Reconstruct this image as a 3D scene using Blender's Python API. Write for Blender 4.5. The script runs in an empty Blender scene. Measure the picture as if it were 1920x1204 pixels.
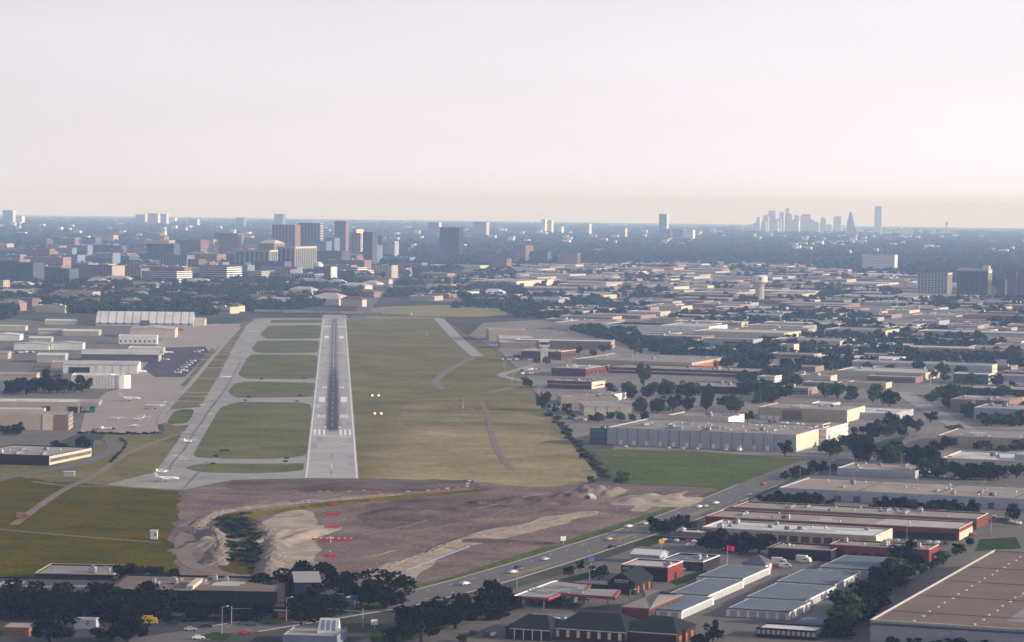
import bpy, bmesh, math, random
import numpy as np
from mathutils import Vector, Matrix

random.seed(7)
rng = np.random.default_rng(7)
sc = bpy.context.scene
COL = sc.collection

# ------------------------------------------------------------------ camera
CAM_H = 156.0
FPX = 5518.0                      # focal length in photograph pixels (1920 wide)
PITCH = math.atan(221.7 / FPX)
ROLL = 0.0131
R_EARTH = 6.37e6
FLAT = 4500.0                     # the plain is flat this far, then falls away with the earth
_f = Vector((0, math.cos(PITCH), -math.sin(PITCH)))
_r0 = Vector((1, 0, 0)); _u0 = Vector((0, math.sin(PITCH), math.cos(PITCH)))
_r = _r0 * math.cos(ROLL) + _u0 * math.sin(ROLL)
_u = _u0 * math.cos(ROLL) - _r0 * math.sin(ROLL)
cam = bpy.data.cameras.new('camera'); camo = bpy.data.objects.new('camera', cam); COL.objects.link(camo)
camo.matrix_world = Matrix(((_r.x, _u.x, -_f.x, 0), (_r.y, _u.y, -_f.y, 0), (_r.z, _u.z, -_f.z, CAM_H), (0, 0, 0, 1)))
cam.sensor_width = 36; cam.sensor_fit = 'HORIZONTAL'; cam.lens = 36 * FPX / 1920
cam.clip_start = 5; cam.clip_end = 200000
sc.camera = camo

# ------------------------------------------------------------------ sky, sun, exposure
SUN_AZ = math.radians(95)         # clockwise from the view direction (+Y): low western sun on the right
SUN_EL = math.radians(17)
VEIL = (9.35, 8.75, 9.45); VEIL_TAU = 0.18
world = bpy.data.worlds.new('World'); sc.world = world; world.use_nodes = True
wn = world.node_tree.nodes; wl = world.node_tree.links
bg = wn['Background']
sky = wn.new('ShaderNodeTexSky'); sky.sky_type = 'NISHITA'; sky.sun_disc = False
sky.sun_elevation = SUN_EL; sky.sun_rotation = SUN_AZ
sky.air_density = 1.0; sky.dust_density = 1.0; sky.ozone_density = 2.0; sky.altitude = 150
_sd = Vector((math.sin(SUN_AZ) * math.cos(SUN_EL), math.cos(SUN_AZ) * math.cos(SUN_EL), math.sin(SUN_EL)))
# high thin haze over the clear sky: thicker along longer air paths (1/sin of the height), brighter towards the sun
def _m(op, a, b=None):
    q = wn.new('ShaderNodeMath'); q.operation = op
    for i, v in enumerate((a, b)):
        if v is None: continue
        if isinstance(v, (int, float)): q.inputs[i].default_value = v
        else: wl.new(v, q.inputs[i])
    return q.outputs[0]
_tc = wn.new('ShaderNodeTexCoord'); _sx = wn.new('ShaderNodeSeparateXYZ'); wl.new(_tc.outputs['Generated'], _sx.inputs[0])
_path = _m('DIVIDE', VEIL_TAU, _m('ADD', _m('MAXIMUM', _sx.outputs[2], 0.0), 0.05))
_fac = _m('SUBTRACT', 1.0, _m('EXPONENT', _m('MULTIPLY', _path, -1.0)))
_dp = wn.new('ShaderNodeVectorMath'); _dp.operation = 'DOT_PRODUCT'; wl.new(_tc.outputs['Generated'], _dp.inputs[0]); _dp.inputs[1].default_value = _sd
_ph = _m('ADD', _m('MULTIPLY', _dp.outputs["Value"], 0.7), 1.0)
_vc = wn.new('ShaderNodeVectorMath'); _vc.operation = 'SCALE'; _vc.inputs[0].default_value = VEIL; _mp = wn.new('ShaderNodeMapping'); _mp.inputs['Scale'].default_value = (3.5, 3.5, 26.0); wl.new(_tc.outputs['Generated'], _mp.inputs[0])
_nz = wn.new('ShaderNodeTexNoise'); _nz.inputs['Scale'].default_value = 1.6; _nz.inputs['Detail'].default_value = 4; wl.new(_mp.outputs[0], _nz.inputs[0])     # faint unevenness of the haze all round the sky
wl.new(_m('MULTIPLY', _ph, _m('ADD', _m('MULTIPLY', _nz.outputs[0], 0.16), 0.92)), _vc.inputs[3])
veil = wn.new('ShaderNodeMix'); veil.data_type = 'RGBA'; wl.new(_fac, veil.inputs[0])
wl.new(sky.outputs[0], veil.inputs[6]); wl.new(_vc.outputs[0], veil.inputs[7]); wl.new(veil.outputs[2], bg.inputs[0])
bg.inputs[1].default_value = 0.1
sun = bpy.data.lights.new('sun', 'SUN'); sun.energy = 5.0; sun.angle = math.radians(0.6); sun.color = (1.0, 0.90, 0.77)
suno = bpy.data.objects.new('sun', sun); COL.objects.link(suno)
suno.rotation_euler = _sd.to_track_quat('Z', 'Y').to_euler()
sc.view_settings.view_transform = 'Standard'; sc.view_settings.look = 'None'
sc.view_settings.exposure = 0.18; sc.view_settings.gamma = 1.0; sc.view_settings.use_curve_mapping = False
cy = sc.cycles
cy.use_denoising = True
cy.max_bounces = 4; cy.diffuse_bounces = 2; cy.glossy_bounces = 2; cy.transmission_bounces = 2; cy.volume_bounces = 3
cy.transparent_max_bounces = 4

# ------------------------------------------------------------------ picture geometry -> world
def gz(d):
    return 0.0 if d < FLAT else -(d - FLAT) ** 2 / (2 * R_EARTH)
def ray(px, py):
    return _f * FPX + _r * (px - 960) - _u * (py - 602)
def U(px, py, z=0.0):
    """point seen at photograph pixel px,py at height z above the plain"""
    d = ray(px, py); t = 0
    zz = z
    for _ in range(30):
        t = (zz - CAM_H) / d.z
        if t < 0: t = 9e3 / FPX
        p = d * t
        nz = z + gz(math.hypot(p.x, p.y))
        if abs(nz - zz) < 0.01: break
        zz = zz * 0.4 + nz * 0.6
    return Vector((d.x * t, d.y * t, zz))
G = U
def P(v):
    """world -> photograph pixel"""
    q = Vector((v[0], v[1], v[2] - CAM_H)); k = FPX / q.dot(_f)
    return 960 + q.dot(_r) * k, 602 - q.dot(_u) * k
def at_dist(px, d, z=0.0):
    """ground point under picture column px (at horizon level) at distance d"""
    a = ray(px, 420 + (px - 960) * ROLL); k = d / a.y
    return Vector((a.x * k, d, gz(d) + z))
def top_z(px, py, pt):
    d = ray(px, py); return CAM_H + d.z * (pt.y / d.y)

# ------------------------------------------------------------------ materials
MATS = {}
def mat(name, rgb, rough=0.9, var=0.12, scale=0.3, var2=0.0, scale2=0.03, tint=None, spec=0.25, objvar=0.0, metal=0.0):
    if name in MATS: return MATS[name]
    m = bpy.data.materials.new(name); m.use_nodes = True
    n = m.node_tree.nodes; l = m.node_tree.links; b = n['Principled BSDF']
    b.inputs['Roughness'].default_value = rough; b.inputs['Specular IOR Level'].default_value = spec
    b.inputs['Metallic'].default_value = metal
    tc = n.new('ShaderNodeTexCoord')
    base = n.new('ShaderNodeRGB'); base.outputs[0].default_value = (*rgb, 1)
    cur = base.outputs[0]
    def mul(sock_fac, lo, hi):
        nonlocal cur
        mr = n.new('ShaderNodeMapRange'); mr.inputs[1].default_value = 0.3; mr.inputs[2].default_value = 0.7
        mr.inputs[3].default_value = lo; mr.inputs[4].default_value = hi
        l.new(sock_fac, mr.inputs[0])
        mx = n.new('ShaderNodeVectorMath'); mx.operation = 'SCALE'
        l.new(cur, mx.inputs[0]); l.new(mr.outputs[0], mx.inputs[3]); cur = mx.outputs[0]
    if tint is not None and var2 > 0:
        nz2 = n.new('ShaderNodeTexNoise'); nz2.inputs['Scale'].default_value = scale2; nz2.inputs['Detail'].default_value = 5
        nz2.inputs['Roughness'].default_value = 0.65
        l.new(tc.outputs['Object'], nz2.inputs['Vector'])
        cr = n.new('ShaderNodeMapRange'); cr.inputs[1].default_value = 0.5 - 0.25 / max(var2, .3) * .6; cr.inputs[2].default_value = 0.5 + 0.25 / max(var2, .3) * .6
        cr.inputs[3].default_value = 0; cr.inputs[4].default_value = min(1, var2)
        l.new(nz2.outputs[0], cr.inputs[0])
        mx = n.new('ShaderNodeMix'); mx.data_type = 'RGBA'
        l.new(cr.outputs[0], mx.inputs[0]); l.new(cur, mx.inputs[6]); mx.inputs[7].default_value = (*tint, 1)
        cur = mx.outputs[2]
    if var > 0:
        nz = n.new('ShaderNodeTexNoise'); nz.inputs['Scale'].default_value = scale; nz.inputs['Detail'].default_value = 4
        l.new(tc.outputs['Object'], nz.inputs['Vector'])
        mul(nz.outputs[0], 1 - var, 1 + var)
    if objvar > 0:
        oi = n.new('ShaderNodeObjectInfo')
        mr = n.new('ShaderNodeMapRange'); mr.inputs[3].default_value = 1 - objvar; mr.inputs[4].default_value = 1 + objvar
        l.new(oi.outputs['Random'], mr.inputs[0])
        mx = n.new('ShaderNodeVectorMath'); mx.operation = 'SCALE'
        l.new(cur, mx.inputs[0]); l.new(mr.outputs[0], mx.inputs[3]); cur = mx.outputs[0]
    l.new(cur, b.inputs['Base Color'])
    MATS[name] = m; return m

def emit(name, rgb, s):
    m = bpy.data.materials.new(name); m.use_nodes = True
    b = m.node_tree.nodes['Principled BSDF']; b.inputs['Base Color'].default_value = (*rgb, 1)
    b.inputs['Emission Color'].default_value = (*rgb, 1); b.inputs['Emission Strength'].default_value = s
    MATS[name] = m; return m

M = lambda k: MATS[k]
# ground covers
mat('plain', (0.06, 0.066, 0.05), 1, .2, .02, .8, .004, (0.12, .11, .1), 0)
mat('dry_grass', (0.21, 0.172, 0.08), 1, .16, .25, .9, .012, (0.115, .105, .042), 0)
mat('island_grass', (0.175, 0.16, 0.068), 1, .28, .3, .95, .022, (0.09, .105, .035), 0)
mat('gold_grass', (0.29, 0.245, 0.14), 1, .14, .2, .8, .02, (0.19, .17, .085), 0)
mat('near_grass', (0.12, 0.084, 0.002), 1, .32, .4, .95, .035, (0.055, .058, .004), 0)
mat('green_grass', (0.06, 0.095, 0.024), 1, .3, .3, .9, .022, (0.135, .14, .055), 0)
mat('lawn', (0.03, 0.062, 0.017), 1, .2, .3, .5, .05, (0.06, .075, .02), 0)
mat('dirt', (0.25, 0.18, 0.15), 1, .36, .5, .95, .03, (0.125, .088, .09), 0)
mat('dark_dirt', (0.085, 0.06, 0.058), 1, .3, .4, .9, .035, (0.2, .15, .125), 0)
mat('pale_dirt', (0.46, 0.38, 0.3), 1, .15, .2, .8, .06, (0.22, .175, .14), 0)
mat('track', (0.24, 0.19, 0.16), 1, .15, .2, .7, .05, (0.17, .14, .12), 0)
mat('concrete', (0.32, 0.29, 0.28), .9, .08, .2, .7, .03, (0.24, .215, .21), .2)
mat('taxi_concrete', (0.34, 0.31, 0.295), .9, .12, .15, .9, .02, (0.23, .21, .2), .2)
mat('apron_concrete', (0.33, 0.265, 0.225), .9, .08, .2, .7, .02, (0.26, .22, .21), .2)
mat('asphalt', (0.04, 0.037, 0.045), .9, .15, .2, .6, .03, (0.09, .08, .085), .2)
mat('road', (0.14, 0.125, 0.12), .9, .08, .2, .7, .04, (0.125, .11, .108), .2)
mat('pale_lot', (0.24, 0.2, 0.18), .9, .15, .05, .8, .02, (0.13, .115, .1), .2)
mat('lot', (0.16, 0.135, 0.12), .9, .12, .15, .7, .03, (0.1, .088, .082), .2)
mat('tar', (0.16, 0.145, 0.15), .9, .2, .5)
mat('paint', (0.72, 0.7, 0.68), .8, .12, .6)
mat('yellow_paint', (0.62, 0.42, 0.08), .8, .1, .6)
# building surfaces
for k, c in dict(white=(.74, .71, .67), cream=(.62, .54, .41), tan=(.44, .36, .28), beige=(.52, .46, .37), grey=(.36, .35, .37),
                 palegrey=(.4, .39, .4), brick=(.13, .045, .034), redbrick=(.2, .034, .024), pinkbrick=(.27, .16, .14), brown=(.24, .15, .115),
                 darkbrown=(.02, .013, .012), blue=(.012, .015, .06), darkbrick=(.05, .018, .015), darkframe=(.03, .036, .06), darkred=(.3, .02, .025), rose=(.3, .2, .2), orange=(.34, .13, .055),
                 slate=(.1, .1, .13), bluegrey=(.2, .23, .3), green=(.03, .16, .11), sand=(.55, .47, .36)).items():
    mat(k, c, .85, .09, .25, .5, .06, tuple(v * .8 for v in c))
for k, c in dict(roof_tan=(.36, .29, .25), roof_brown=(.21, .14, .11), roof_white=(.66, .64, .63), roof_grey=(.34, .31, .31), roof_blue=(.15, .175, .22),
                 roof_pale=(.5, .46, .44), roof_red=(.2, .105, .09), roof_dark=(.07, .065, .07), roof_green=(.012, .016, .018), roof_taupe=(.3, .25, .235)).items():
    mat(k, c, .8, .1, .12, .7, .035, tuple(v * .58 for v in c), .2)
mat('glass', (.03, .04, .06), .15, 0, 1, spec=.6)
mat('glass_blue', (.05, .075, .12), .12, .1, .1, spec=.7)
mat('glass_teal', (.06, .12, .14), .15, .1, .1, spec=.6)
mat('black', (.012, .012, .014), .7, 0)
mat('metal', (.4, .4, .42), .45, .05, .5, metal=.6)
mat('rust', (.22, .1, .06), .8, .2, .8)
mat('rubber', (.015, .015, .016), .9, 0)
mat('bark', (.05, .035, .025), 1, .2, 3, spec=0)
mat('signal_red', (.62, .04, .03), .6, .05, 1)
mat('aircraft_white', (.78, .77, .76), .35, .03, .5, spec=.5)
mat('yellow', (.5, .32, .02), .6, .05, 1)
mat('sign_blue', (.04, .12, .45), .5, .05, 1)
mat('flag_red', (.7, .03, .09), .8, .05, 1)
emit('lamp', (1, .62, .25), 4.5)
def leafmat(name, c, c2):
    m = mat(name, c, 1, .35, 1.2, .8, .25, c2, 0, objvar=.5)
    return m
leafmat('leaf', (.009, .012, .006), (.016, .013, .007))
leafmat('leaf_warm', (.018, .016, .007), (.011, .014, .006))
leafmat('leaf_green', (.036, .066, .022), (.055, .066, .02))
leafmat('leaf_olive', (.085, .08, .02), (.05, .055, .014))
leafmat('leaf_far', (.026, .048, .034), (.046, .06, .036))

# ------------------------------------------------------------------ mesh helpers
class MB:
    def __init__(s): s.v = []; s.f = []; s.m = []
    def add(s, verts, faces, mi=0):
        o = len(s.v); s.v += [tuple(q) for q in verts]
        s.f += [tuple(i + o for i in f) for f in faces]; s.m += [mi] * len(faces); return s
    def box(s, x0, y0, z0, x1, y1, z1, mi=0):
        return s.add([(x0, y0, z0), (x1, y0, z0), (x1, y1, z0), (x0, y1, z0), (x0, y0, z1), (x1, y0, z1), (x1, y1, z1), (x0, y1, z1)],
                     [(0, 3, 2, 1), (4, 5, 6, 7), (0, 1, 5, 4), (1, 2, 6, 5), (2, 3, 7, 6), (3, 0, 4, 7)], mi)
    def prism(s, poly, z0, z1, mi=0):
        n = len(poly)
        return s.add([(x, y, z0) for x, y in poly] + [(x, y, z1) for x, y in poly],
                     [tuple(range(n - 1, -1, -1)), tuple(range(n, 2 * n))] + [(i, (i + 1) % n, n + (i + 1) % n, n + i) for i in range(n)], mi)
    def ring(s, x0, y0, x1, y1, z0, z1, t, zi, mi=0):
        """walls of a flat-roofed box with a parapet of thickness t down to zi inside"""
        o = [(x0, y0), (x1, y0), (x1, y1), (x0, y1)]; i = [(x0 + t, y0 + t), (x1 - t, y0 + t), (x1 - t, y1 - t), (x0 + t, y1 - t)]
        V = [(*p, z0) for p in o] + [(*p, z1) for p in o] + [(*p, z1) for p in i] + [(*p, zi) for p in i]
        F = []
        for k in range(4):
            j = (k + 1) % 4
            F += [(k, j, 4 + j, 4 + k), (4 + k, 4 + j, 8 + j, 8 + k), (8 + k, 8 + j, 12 + j, 12 + k)]
        return s.add(V, F, mi)
    def tube(s, pts, rad, n=8, mi=0, cap=True):
        """tapering tube through points with a radius at each"""
        V = []; F = []
        for k, p in enumerate(pts):
            p = Vector(p)
            d = (Vector(pts[min(k + 1, len(pts) - 1)]) - Vector(pts[max(k - 1, 0)])).normalized()
            a = d.orthogonal().normalized(); b = d.cross(a)
            r = rad[k] if isinstance(rad, (list, tuple)) else rad
            for i in range(n):
                t = 2 * math.pi * i / n; V.append(p + (a * math.cos(t) + b * math.sin(t)) * r)
        for k in range(len(pts) - 1):
            for i in range(n):
                F.append((k * n + i, k * n + (i + 1) % n, (k + 1) * n + (i + 1) % n, (k + 1) * n + i))
        if cap:
            F.append(tuple(range(n - 1, -1, -1))); F.append(tuple((len(pts) - 1) * n + i for i in range(n)))
        return s.add(V, F, mi)
    def lathe(s, prof, n=16, mi=0):
        V = []; F = []
        for r, z in prof:
            for i in range(n):
                t = 2 * math.pi * i / n; V.append((r * math.cos(t), r * math.sin(t), z))
        for k in range(len(prof) - 1):
            for i in range(n):
                F.append((k * n + i, k * n + (i + 1) % n, (k + 1) * n + (i + 1) % n, (k + 1) * n + i))
        F.append(tuple(range(n - 1, -1, -1))); F.append(tuple((len(prof) - 1) * n + i for i in range(n)))
        return s.add(V, F, mi)
    def mesh(s, name, mats):
        me = bpy.data.meshes.new(name); me.from_pydata(s.v, [], s.f)
        for q in (mats if isinstance(mats, (list, tuple)) else [mats]): me.materials.append(MATS[q] if isinstance(q, str) else q)
        if any(s.m): me.polygons.foreach_set('material_index', s.m)
        me.update(); return me
    def build(s, name, mats, parent=None, loc=None, rz=None, smooth=False):
        me = s.mesh(name, mats)
        if smooth: me.polygons.foreach_set('use_smooth', [True] * len(me.polygons))
        return link(name, me, parent, loc, rz)
def link(name, me, parent=None, loc=None, rz=None, scale=None):
    o = bpy.data.objects.new(name, me); COL.objects.link(o)
    if parent: o.parent = parent
    if loc is not None: o.location = loc
    if rz is not None: o.rotation_euler = (0, 0, rz)
    if scale is not None: o.scale = scale
    return o
def tag(o, label=None, cat=None, group=None, kind=None):
    if label: o['label'] = label
    if cat: o['category'] = cat
    if group: o['group'] = group
    if kind: o['kind'] = kind
    return o
def thing(name, label, cat, loc, rz=0.0, group=None):
    o = bpy.data.objects.new(name, None); COL.objects.link(o); o.location = loc; o.rotation_euler = (0, 0, rz)
    o.empty_display_size = 2
    return tag(o, label, cat, group)
def copy_tree(o, parent=None):
    c = o.copy(); COL.objects.link(c)
    if parent: c.parent = parent
    for ch in list(o.children): copy_tree(ch, c)
    return c

def sheet_xy(name, pts, m, z, kind='structure', label=None, cat=None, parent=None):
    """flat sheet; pts in world xy"""
    bm = bmesh.new()
    vs = [bm.verts.new((x, y, z)) for x, y in pts]
    f = bm.faces.new(vs)
    bm.normal_update()
    if f.normal.z < 0: f.normal_flip()
    bmesh.ops.triangulate(bm, faces=bm.faces[:])
    me = bpy.data.meshes.new(name); bm.to_mesh(me); bm.free(); me.materials.append(MATS[m])
    o = link(name, me, parent)
    if kind: o['kind'] = kind
    if label: o['label'] = label
    if cat: o['category'] = cat
    return o
def smooth_poly(pts, n=3, closed=True):
    """Catmull-Rom through pixel points"""
    out = []; N = len(pts)
    rg = range(N) if closed else range(N - 1)
    for i in rg:
        p0 = pts[(i - 1) % N] if closed or i > 0 else pts[i]
        p1 = pts[i]; p2 = pts[(i + 1) % N]; p3 = pts[(i + 2) % N] if closed or i + 2 < N else p2
        for k in range(n):
            t = k / n
            out.append(tuple(0.5 * (2 * p1[j] + (p2[j] - p0[j]) * t + (2 * p0[j] - 5 * p1[j] + 4 * p2[j] - p3[j]) * t * t + (3 * p1[j] - p0[j] - 3 * p2[j] + p3[j]) * t ** 3) for j in (0, 1)))
    if not closed: out.append(pts[-1])
    return out
def sheet(name, px, m, z, smooth=0, ragged=0, **k):
    if smooth: px = smooth_poly(px, smooth)
    w = [U(x, y) for x, y in px]; c = [(p.x, p.y) for p in w]
    if ragged:                       # uneven natural edge
        r = random.Random(len(px)); out = []
        for i, p in enumerate(c):
            q = c[(i + 1) % len(c)]; d = math.dist(p, q); n = max(1, int(d / (ragged * 6)))
            for j in range(n):
                f = j / n; out.append((p[0] + (q[0] - p[0]) * f + r.uniform(-1, 1) * ragged * .8, p[1] + (q[1] - p[1]) * f + r.uniform(-1, 1) * ragged * 2))
        c = smooth_poly(out, 3)
    return sheet_xy(name, c, m, z, **k)
def strip(name, px, width, m, z, smooth=3, **k):
    """a road of a given width in metres along ground pixels"""
    w = [U(x, y) for x, y in px]; c = [(p.x, p.y) for p in w]
    if smooth: c = smooth_poly(c, smooth, False)
    L = []; R = []
    for i, p in enumerate(c):
        a = Vector(c[max(i - 1, 0)]); b = Vector(c[min(i + 1, len(c) - 1)]); d = (b - a).normalized(); n = Vector((-d.y, d.x))
        ww = width if not isinstance(width, (list, tuple)) else width[0] + (width[1] - width[0]) * i / (len(c) - 1)
        L.append(tuple(Vector(p) + n * ww / 2)); R.append(tuple(Vector(p) - n * ww / 2))
    v = [(x, y, z + gz(math.hypot(x, y))) for x, y in L + R]; n = len(c)
    f = [(n + i, n + i + 1, i + 1, i) for i in range(n - 1)]
    o = MB().add(v, f).build(name, m)
    o['kind'] = k.get('kind', 'structure')
    return o

GRID = math.radians(-20.0)        # streets run true north-south: 20 degrees off the view axis
RWY = math.radians(3.41)          # the runway and what stands along it
FOOT = []                         # footprints, to keep trees and filler off
def foot(p0, rz, L, Dp, pad=4):
    c, s = math.cos(rz), math.sin(rz)
    FOOT.append((p0.x, p0.y, c, s, L, Dp, pad))
def in_foot(x, y, extra=0):
    for (a, b, c, s, L, Dp, pad) in FOOT:
        u = (x - a) * c + (y - b) * s; v = -(x - a) * s + (y - b) * c; q = pad + extra
        if -q < u < L + q and -q < v < Dp + q: return True
    return False

# ------------------------------------------------------------------ the plain
def plain():
    rad = [300, 700, 1000, 1400, 2000, 2800, 3600, 4500] + [4500 + 700 * 1.13 ** k * k ** 0.75 for k in range(1, 36)]
    rad = [r for r in rad if r < 62000] + [62000]
    n = 64; a0, a1 = math.radians(-75), math.radians(75)
    V = []; F = []
    for r in rad:
        for i in range(n + 1):
            a = a0 + (a1 - a0) * i / n; V.append((r * math.sin(a), r * math.cos(a), gz(r)))
    for k in range(len(rad) - 1):
        for i in range(n):
            p = k * (n + 1) + i; F.append((p, p + 1, p + n + 2, p + n + 1))
    back = len(V)
    V += [(-3000, -800, 0), (3000, -800, 0)]
    F.append((back, back + 1, n, *[n - i for i in range(1, n)], 0))
    o = MB().add(V, F).build('ground', 'plain'); o['kind'] = 'structure'
plain()

# ------------------------------------------------------------------ ground covers (each a few centimetres above the one below)
sheet('airfield_grass', [(440, 612), (480, 596), (650, 596), (825, 596), (880, 630), (930, 655), (955, 680), (985, 705), (1000, 735), (1035, 785), (1085, 850), (1125, 895), (1080, 912), (880, 916), (300, 920), (205, 912), (140, 903), (0, 906), (-40, 906), (-40, 880), (180, 838), (200, 812), (310, 810), (300, 790), (330, 725), (400, 650)], 'dry_grass', .05)
gm = M('dry_grass'); _n = gm.node_tree.nodes; _l = gm.node_tree.links; _b = _n['Principled BSDF']     # the drier hay-coloured meadow right of the near runway
_src = _b.inputs['Base Color'].links[0].from_socket; _t = _n.new('ShaderNodeTexCoord'); _s = _n.new('ShaderNodeSeparateXYZ'); _l.new(_t.outputs['Object'], _s.inputs[0])
_nz = _n.new('ShaderNodeTexNoise'); _nz.inputs['Scale'].default_value = .006; _nz.inputs['Detail'].default_value = 6; _l.new(_t.outputs['Object'], _nz.inputs[0])
def _mr(v, a, b):
    q = _n.new('ShaderNodeMapRange'); q.interpolation_type = 'SMOOTHSTEP'; q.inputs[1].default_value = a; q.inputs[2].default_value = b; _l.new(v, q.inputs[0]); return q.outputs[0]
def _mo(op, a, b):
    q = _n.new('ShaderNodeMath'); q.operation = op
    for k_, v_ in enumerate((a, b)):
        if isinstance(v_, (int, float)): q.inputs[k_].default_value = v_
        else: _l.new(v_, q.inputs[k_])
    return q.outputs[0]
_fy = _mr(_mo('ADD', _s.outputs[1], _mo('MULTIPLY', _nz.outputs[0], 900.0)), 2900.0, 2150.0); _fx = _mr(_s.outputs[0], -95.0, -60.0)
_mx = _n.new('ShaderNodeMix'); _mx.data_type = 'RGBA'; _l.new(_mo('MULTIPLY', _fy, _fx), _mx.inputs[0]); _l.new(_src, _mx.inputs[6])
_g = M('gold_grass').node_tree
_r2 = _n.new('ShaderNodeVectorMath'); _r2.operation = 'MULTIPLY'; _l.new(_src, _r2.inputs[0]); _r2.inputs[1].default_value = (1.7, 1.62, 1.95); _l.new(_r2.outputs[0], _mx.inputs[7])
_mw = _n.new('ShaderNodeMapping'); _mw.inputs['Rotation'].default_value = (0, 0, RWY * -1); _l.new(_t.outputs['Object'], _mw.inputs[0]); _wv = _n.new('ShaderNodeTexWave'); _wv.inputs['Scale'].default_value = .045; _wv.inputs['Distortion'].default_value = 9; _wv.inputs['Detail'].default_value = 3; _l.new(_mw.outputs[0], _wv.inputs[0])    # mowing swaths
_n3 = _n.new('ShaderNodeTexNoise'); _n3.inputs['Scale'].default_value = .035; _n3.inputs['Detail'].default_value = 6; _n3.inputs['Roughness'].default_value = .7; _l.new(_t.outputs['Object'], _n3.inputs[0])
_sc = _n.new('ShaderNodeVectorMath'); _sc.operation = 'SCALE'; _l.new(_mx.outputs[2], _sc.inputs[0]); _l.new(_mo('ADD', _mo('ADD', _mo('MULTIPLY', _wv.outputs['Fac'], .06), .49), _mo('MULTIPLY', _n3.outputs[0], .96)), _sc.inputs[3]); _l.new(_sc.outputs[0], _b.inputs['Base Color'])
sheet('far_meadow', [(660, 597), (690, 578), (790, 573), (900, 573), (985, 582), (960, 590), (830, 596)], 'gold_grass', .1, 2)
sheet('near_field', [(-60, 903), (120, 907), (202, 914), (345, 924), (338, 960), (320, 1005), (330, 1050), (345, 1082), (200, 1092), (-60, 1092)], 'near_grass', .1, 2, 2)
sheet('green_field', [(1112, 842), (1300, 846), (1430, 856), (1535, 863), (1500, 885), (1420, 900), (1340, 917), (1180, 912), (1140, 882)], 'green_grass', .1)
sheet('construction_site', [(340, 922), (440, 901), (880, 903), (1000, 914), (1130, 904), (1200, 910), (1340, 917), (1330, 935), (1200, 975), (1060, 1020), (960, 1050), (860, 1092), (760, 1115), (560, 1100), (350, 1086), (325, 1050), (318, 1005), (335, 960)], 'dirt', .14, 0, 2)
sheet('turned_earth', [(440, 903), (600, 899), (880, 901), (872, 916), (700, 923), (450, 921)], 'dark_dirt', .19, 2, 1.5)
sheet('dark_spoil', [(690, 946), (800, 936), (900, 928), (1046, 936), (1044, 952), (905, 957), (885, 976), (760, 992), (682, 984)], 'dark_dirt', .19, 3, 2)
sheet('creek_bed', [(412, 975), (450, 962), (492, 985), (500, 1030), (492, 1065), (470, 1078), (425, 1072), (410, 1050), (428, 1015)], 'near_grass', .26, 3, 1.5)
sheet('haul_strip', [(680, 1080), (760, 1052), (860, 1008), (960, 986), (1050, 966), (1120, 958), (1112, 967), (1000, 998), (900, 1020), (820, 1048), (770, 1088)], 'pale_dirt', .19, 3, 2.2)
sheet('pale_cut', [(500, 975), (560, 958), (590, 972), (596, 1050), (584, 1085), (520, 1088), (490, 1040), (478, 992)], 'pale_dirt', .19, 3, 2.2)
sheet('pale_pile_base', [(1182, 957), (1215, 937), (1290, 921), (1272, 931), (1210, 958)], 'pale_dirt', .19, 2, 1.5)
strip('berm_grass', [(396, 988), (450, 971), (600, 946), (760, 931), (915, 918)], 5, 'near_grass', .24)
strip('haul_track', [(345, 988), (395, 966), (480, 952), (640, 936), (770, 926)], 7, 'track', .22)
strip('perimeter_track', [(345, 927), (470, 931), (640, 934), (760, 926), (880, 916)], 5, 'track', .2)
strip('dirt_loop', [(420, 985), (350, 1000), (345, 1040), (370, 1065), (460, 1082), (600, 1090), (700, 1085)], 7, 'track', .22)
strip('field_track', [(25, 985), (80, 945), (125, 916), (180, 891), (240, 850), (330, 815)], 4.5, 'track', .16)
strip('field_path', [(-30, 990), (120, 1004), (300, 1018)], 2.6, 'track', .16)
strip('cross_track', [(60, 903), (130, 912), (205, 913)], 4, 'track', .17)
# industrial paving
sheet('paved_lots', [(560, 1240), (880, 1128), (1040, 1082), (1130, 1050), (1240, 1010), (1380, 952), (1450, 918), (1540, 882), (1700, 862), (2000, 880), (2000, 1240)], 'lot', .05)
sheet('hangar_paving', [(-60, 592), (180, 610), (330, 612), (260, 690), (200, 735), (160, 770), (150, 812), (60, 850), (-60, 875)], 'lot', .05)
sheet('corner_lot', [(-60, 1150), (130, 1150), (300, 1156), (500, 1160), (420, 1185), (250, 1212), (200, 1240), (-60, 1240)], 'asphalt', .05)
sheet('shop_lot', [(560, 1118), (640, 1116), (740, 1122), (640, 1148), (560, 1158)], 'asphalt', .09)
sheet('apron', [(150, 812), (160, 770), (200, 735), (240, 725), (250, 690), (300, 640), (320, 610), (452, 607), (440, 625), (400, 660), (345, 725), (310, 770), (295, 800), (300, 812)], 'apron_concrete', .11)
sheet('dark_apron', [(290, 664), (312, 652), (385, 650), (392, 660), (365, 690), (345, 708), (290, 707), (268, 692)], 'asphalt', .16)
sheet('terminal_paving', [(880, 629), (905, 606), (1000, 600), (1150, 598), (1300, 640), (1320, 760), (1180, 800), (1105, 832), (1085, 830), (1040, 780), (1003, 735), (988, 705), (958, 680), (933, 655)], 'pale_lot', .04)
def patch(name, x0, x1, ytop, ybot, m, z, nx=24, ny=10):
    V = []
    for j in range(ny + 1):
        for i in range(nx + 1):
            x = x0 + (x1 - x0) * i / nx; y = ybot + (ytop - ybot) * j / ny; p = U(x, y); V.append((p.x, p.y, p.z + z))
    o = MB().add(V, [(j * (nx + 1) + i, j * (nx + 1) + i + 1, (j + 1) * (nx + 1) + i + 1, (j + 1) * (nx + 1) + i) for j in range(ny) for i in range(nx)]).build(name, m); o['kind'] = 'structure'
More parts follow.
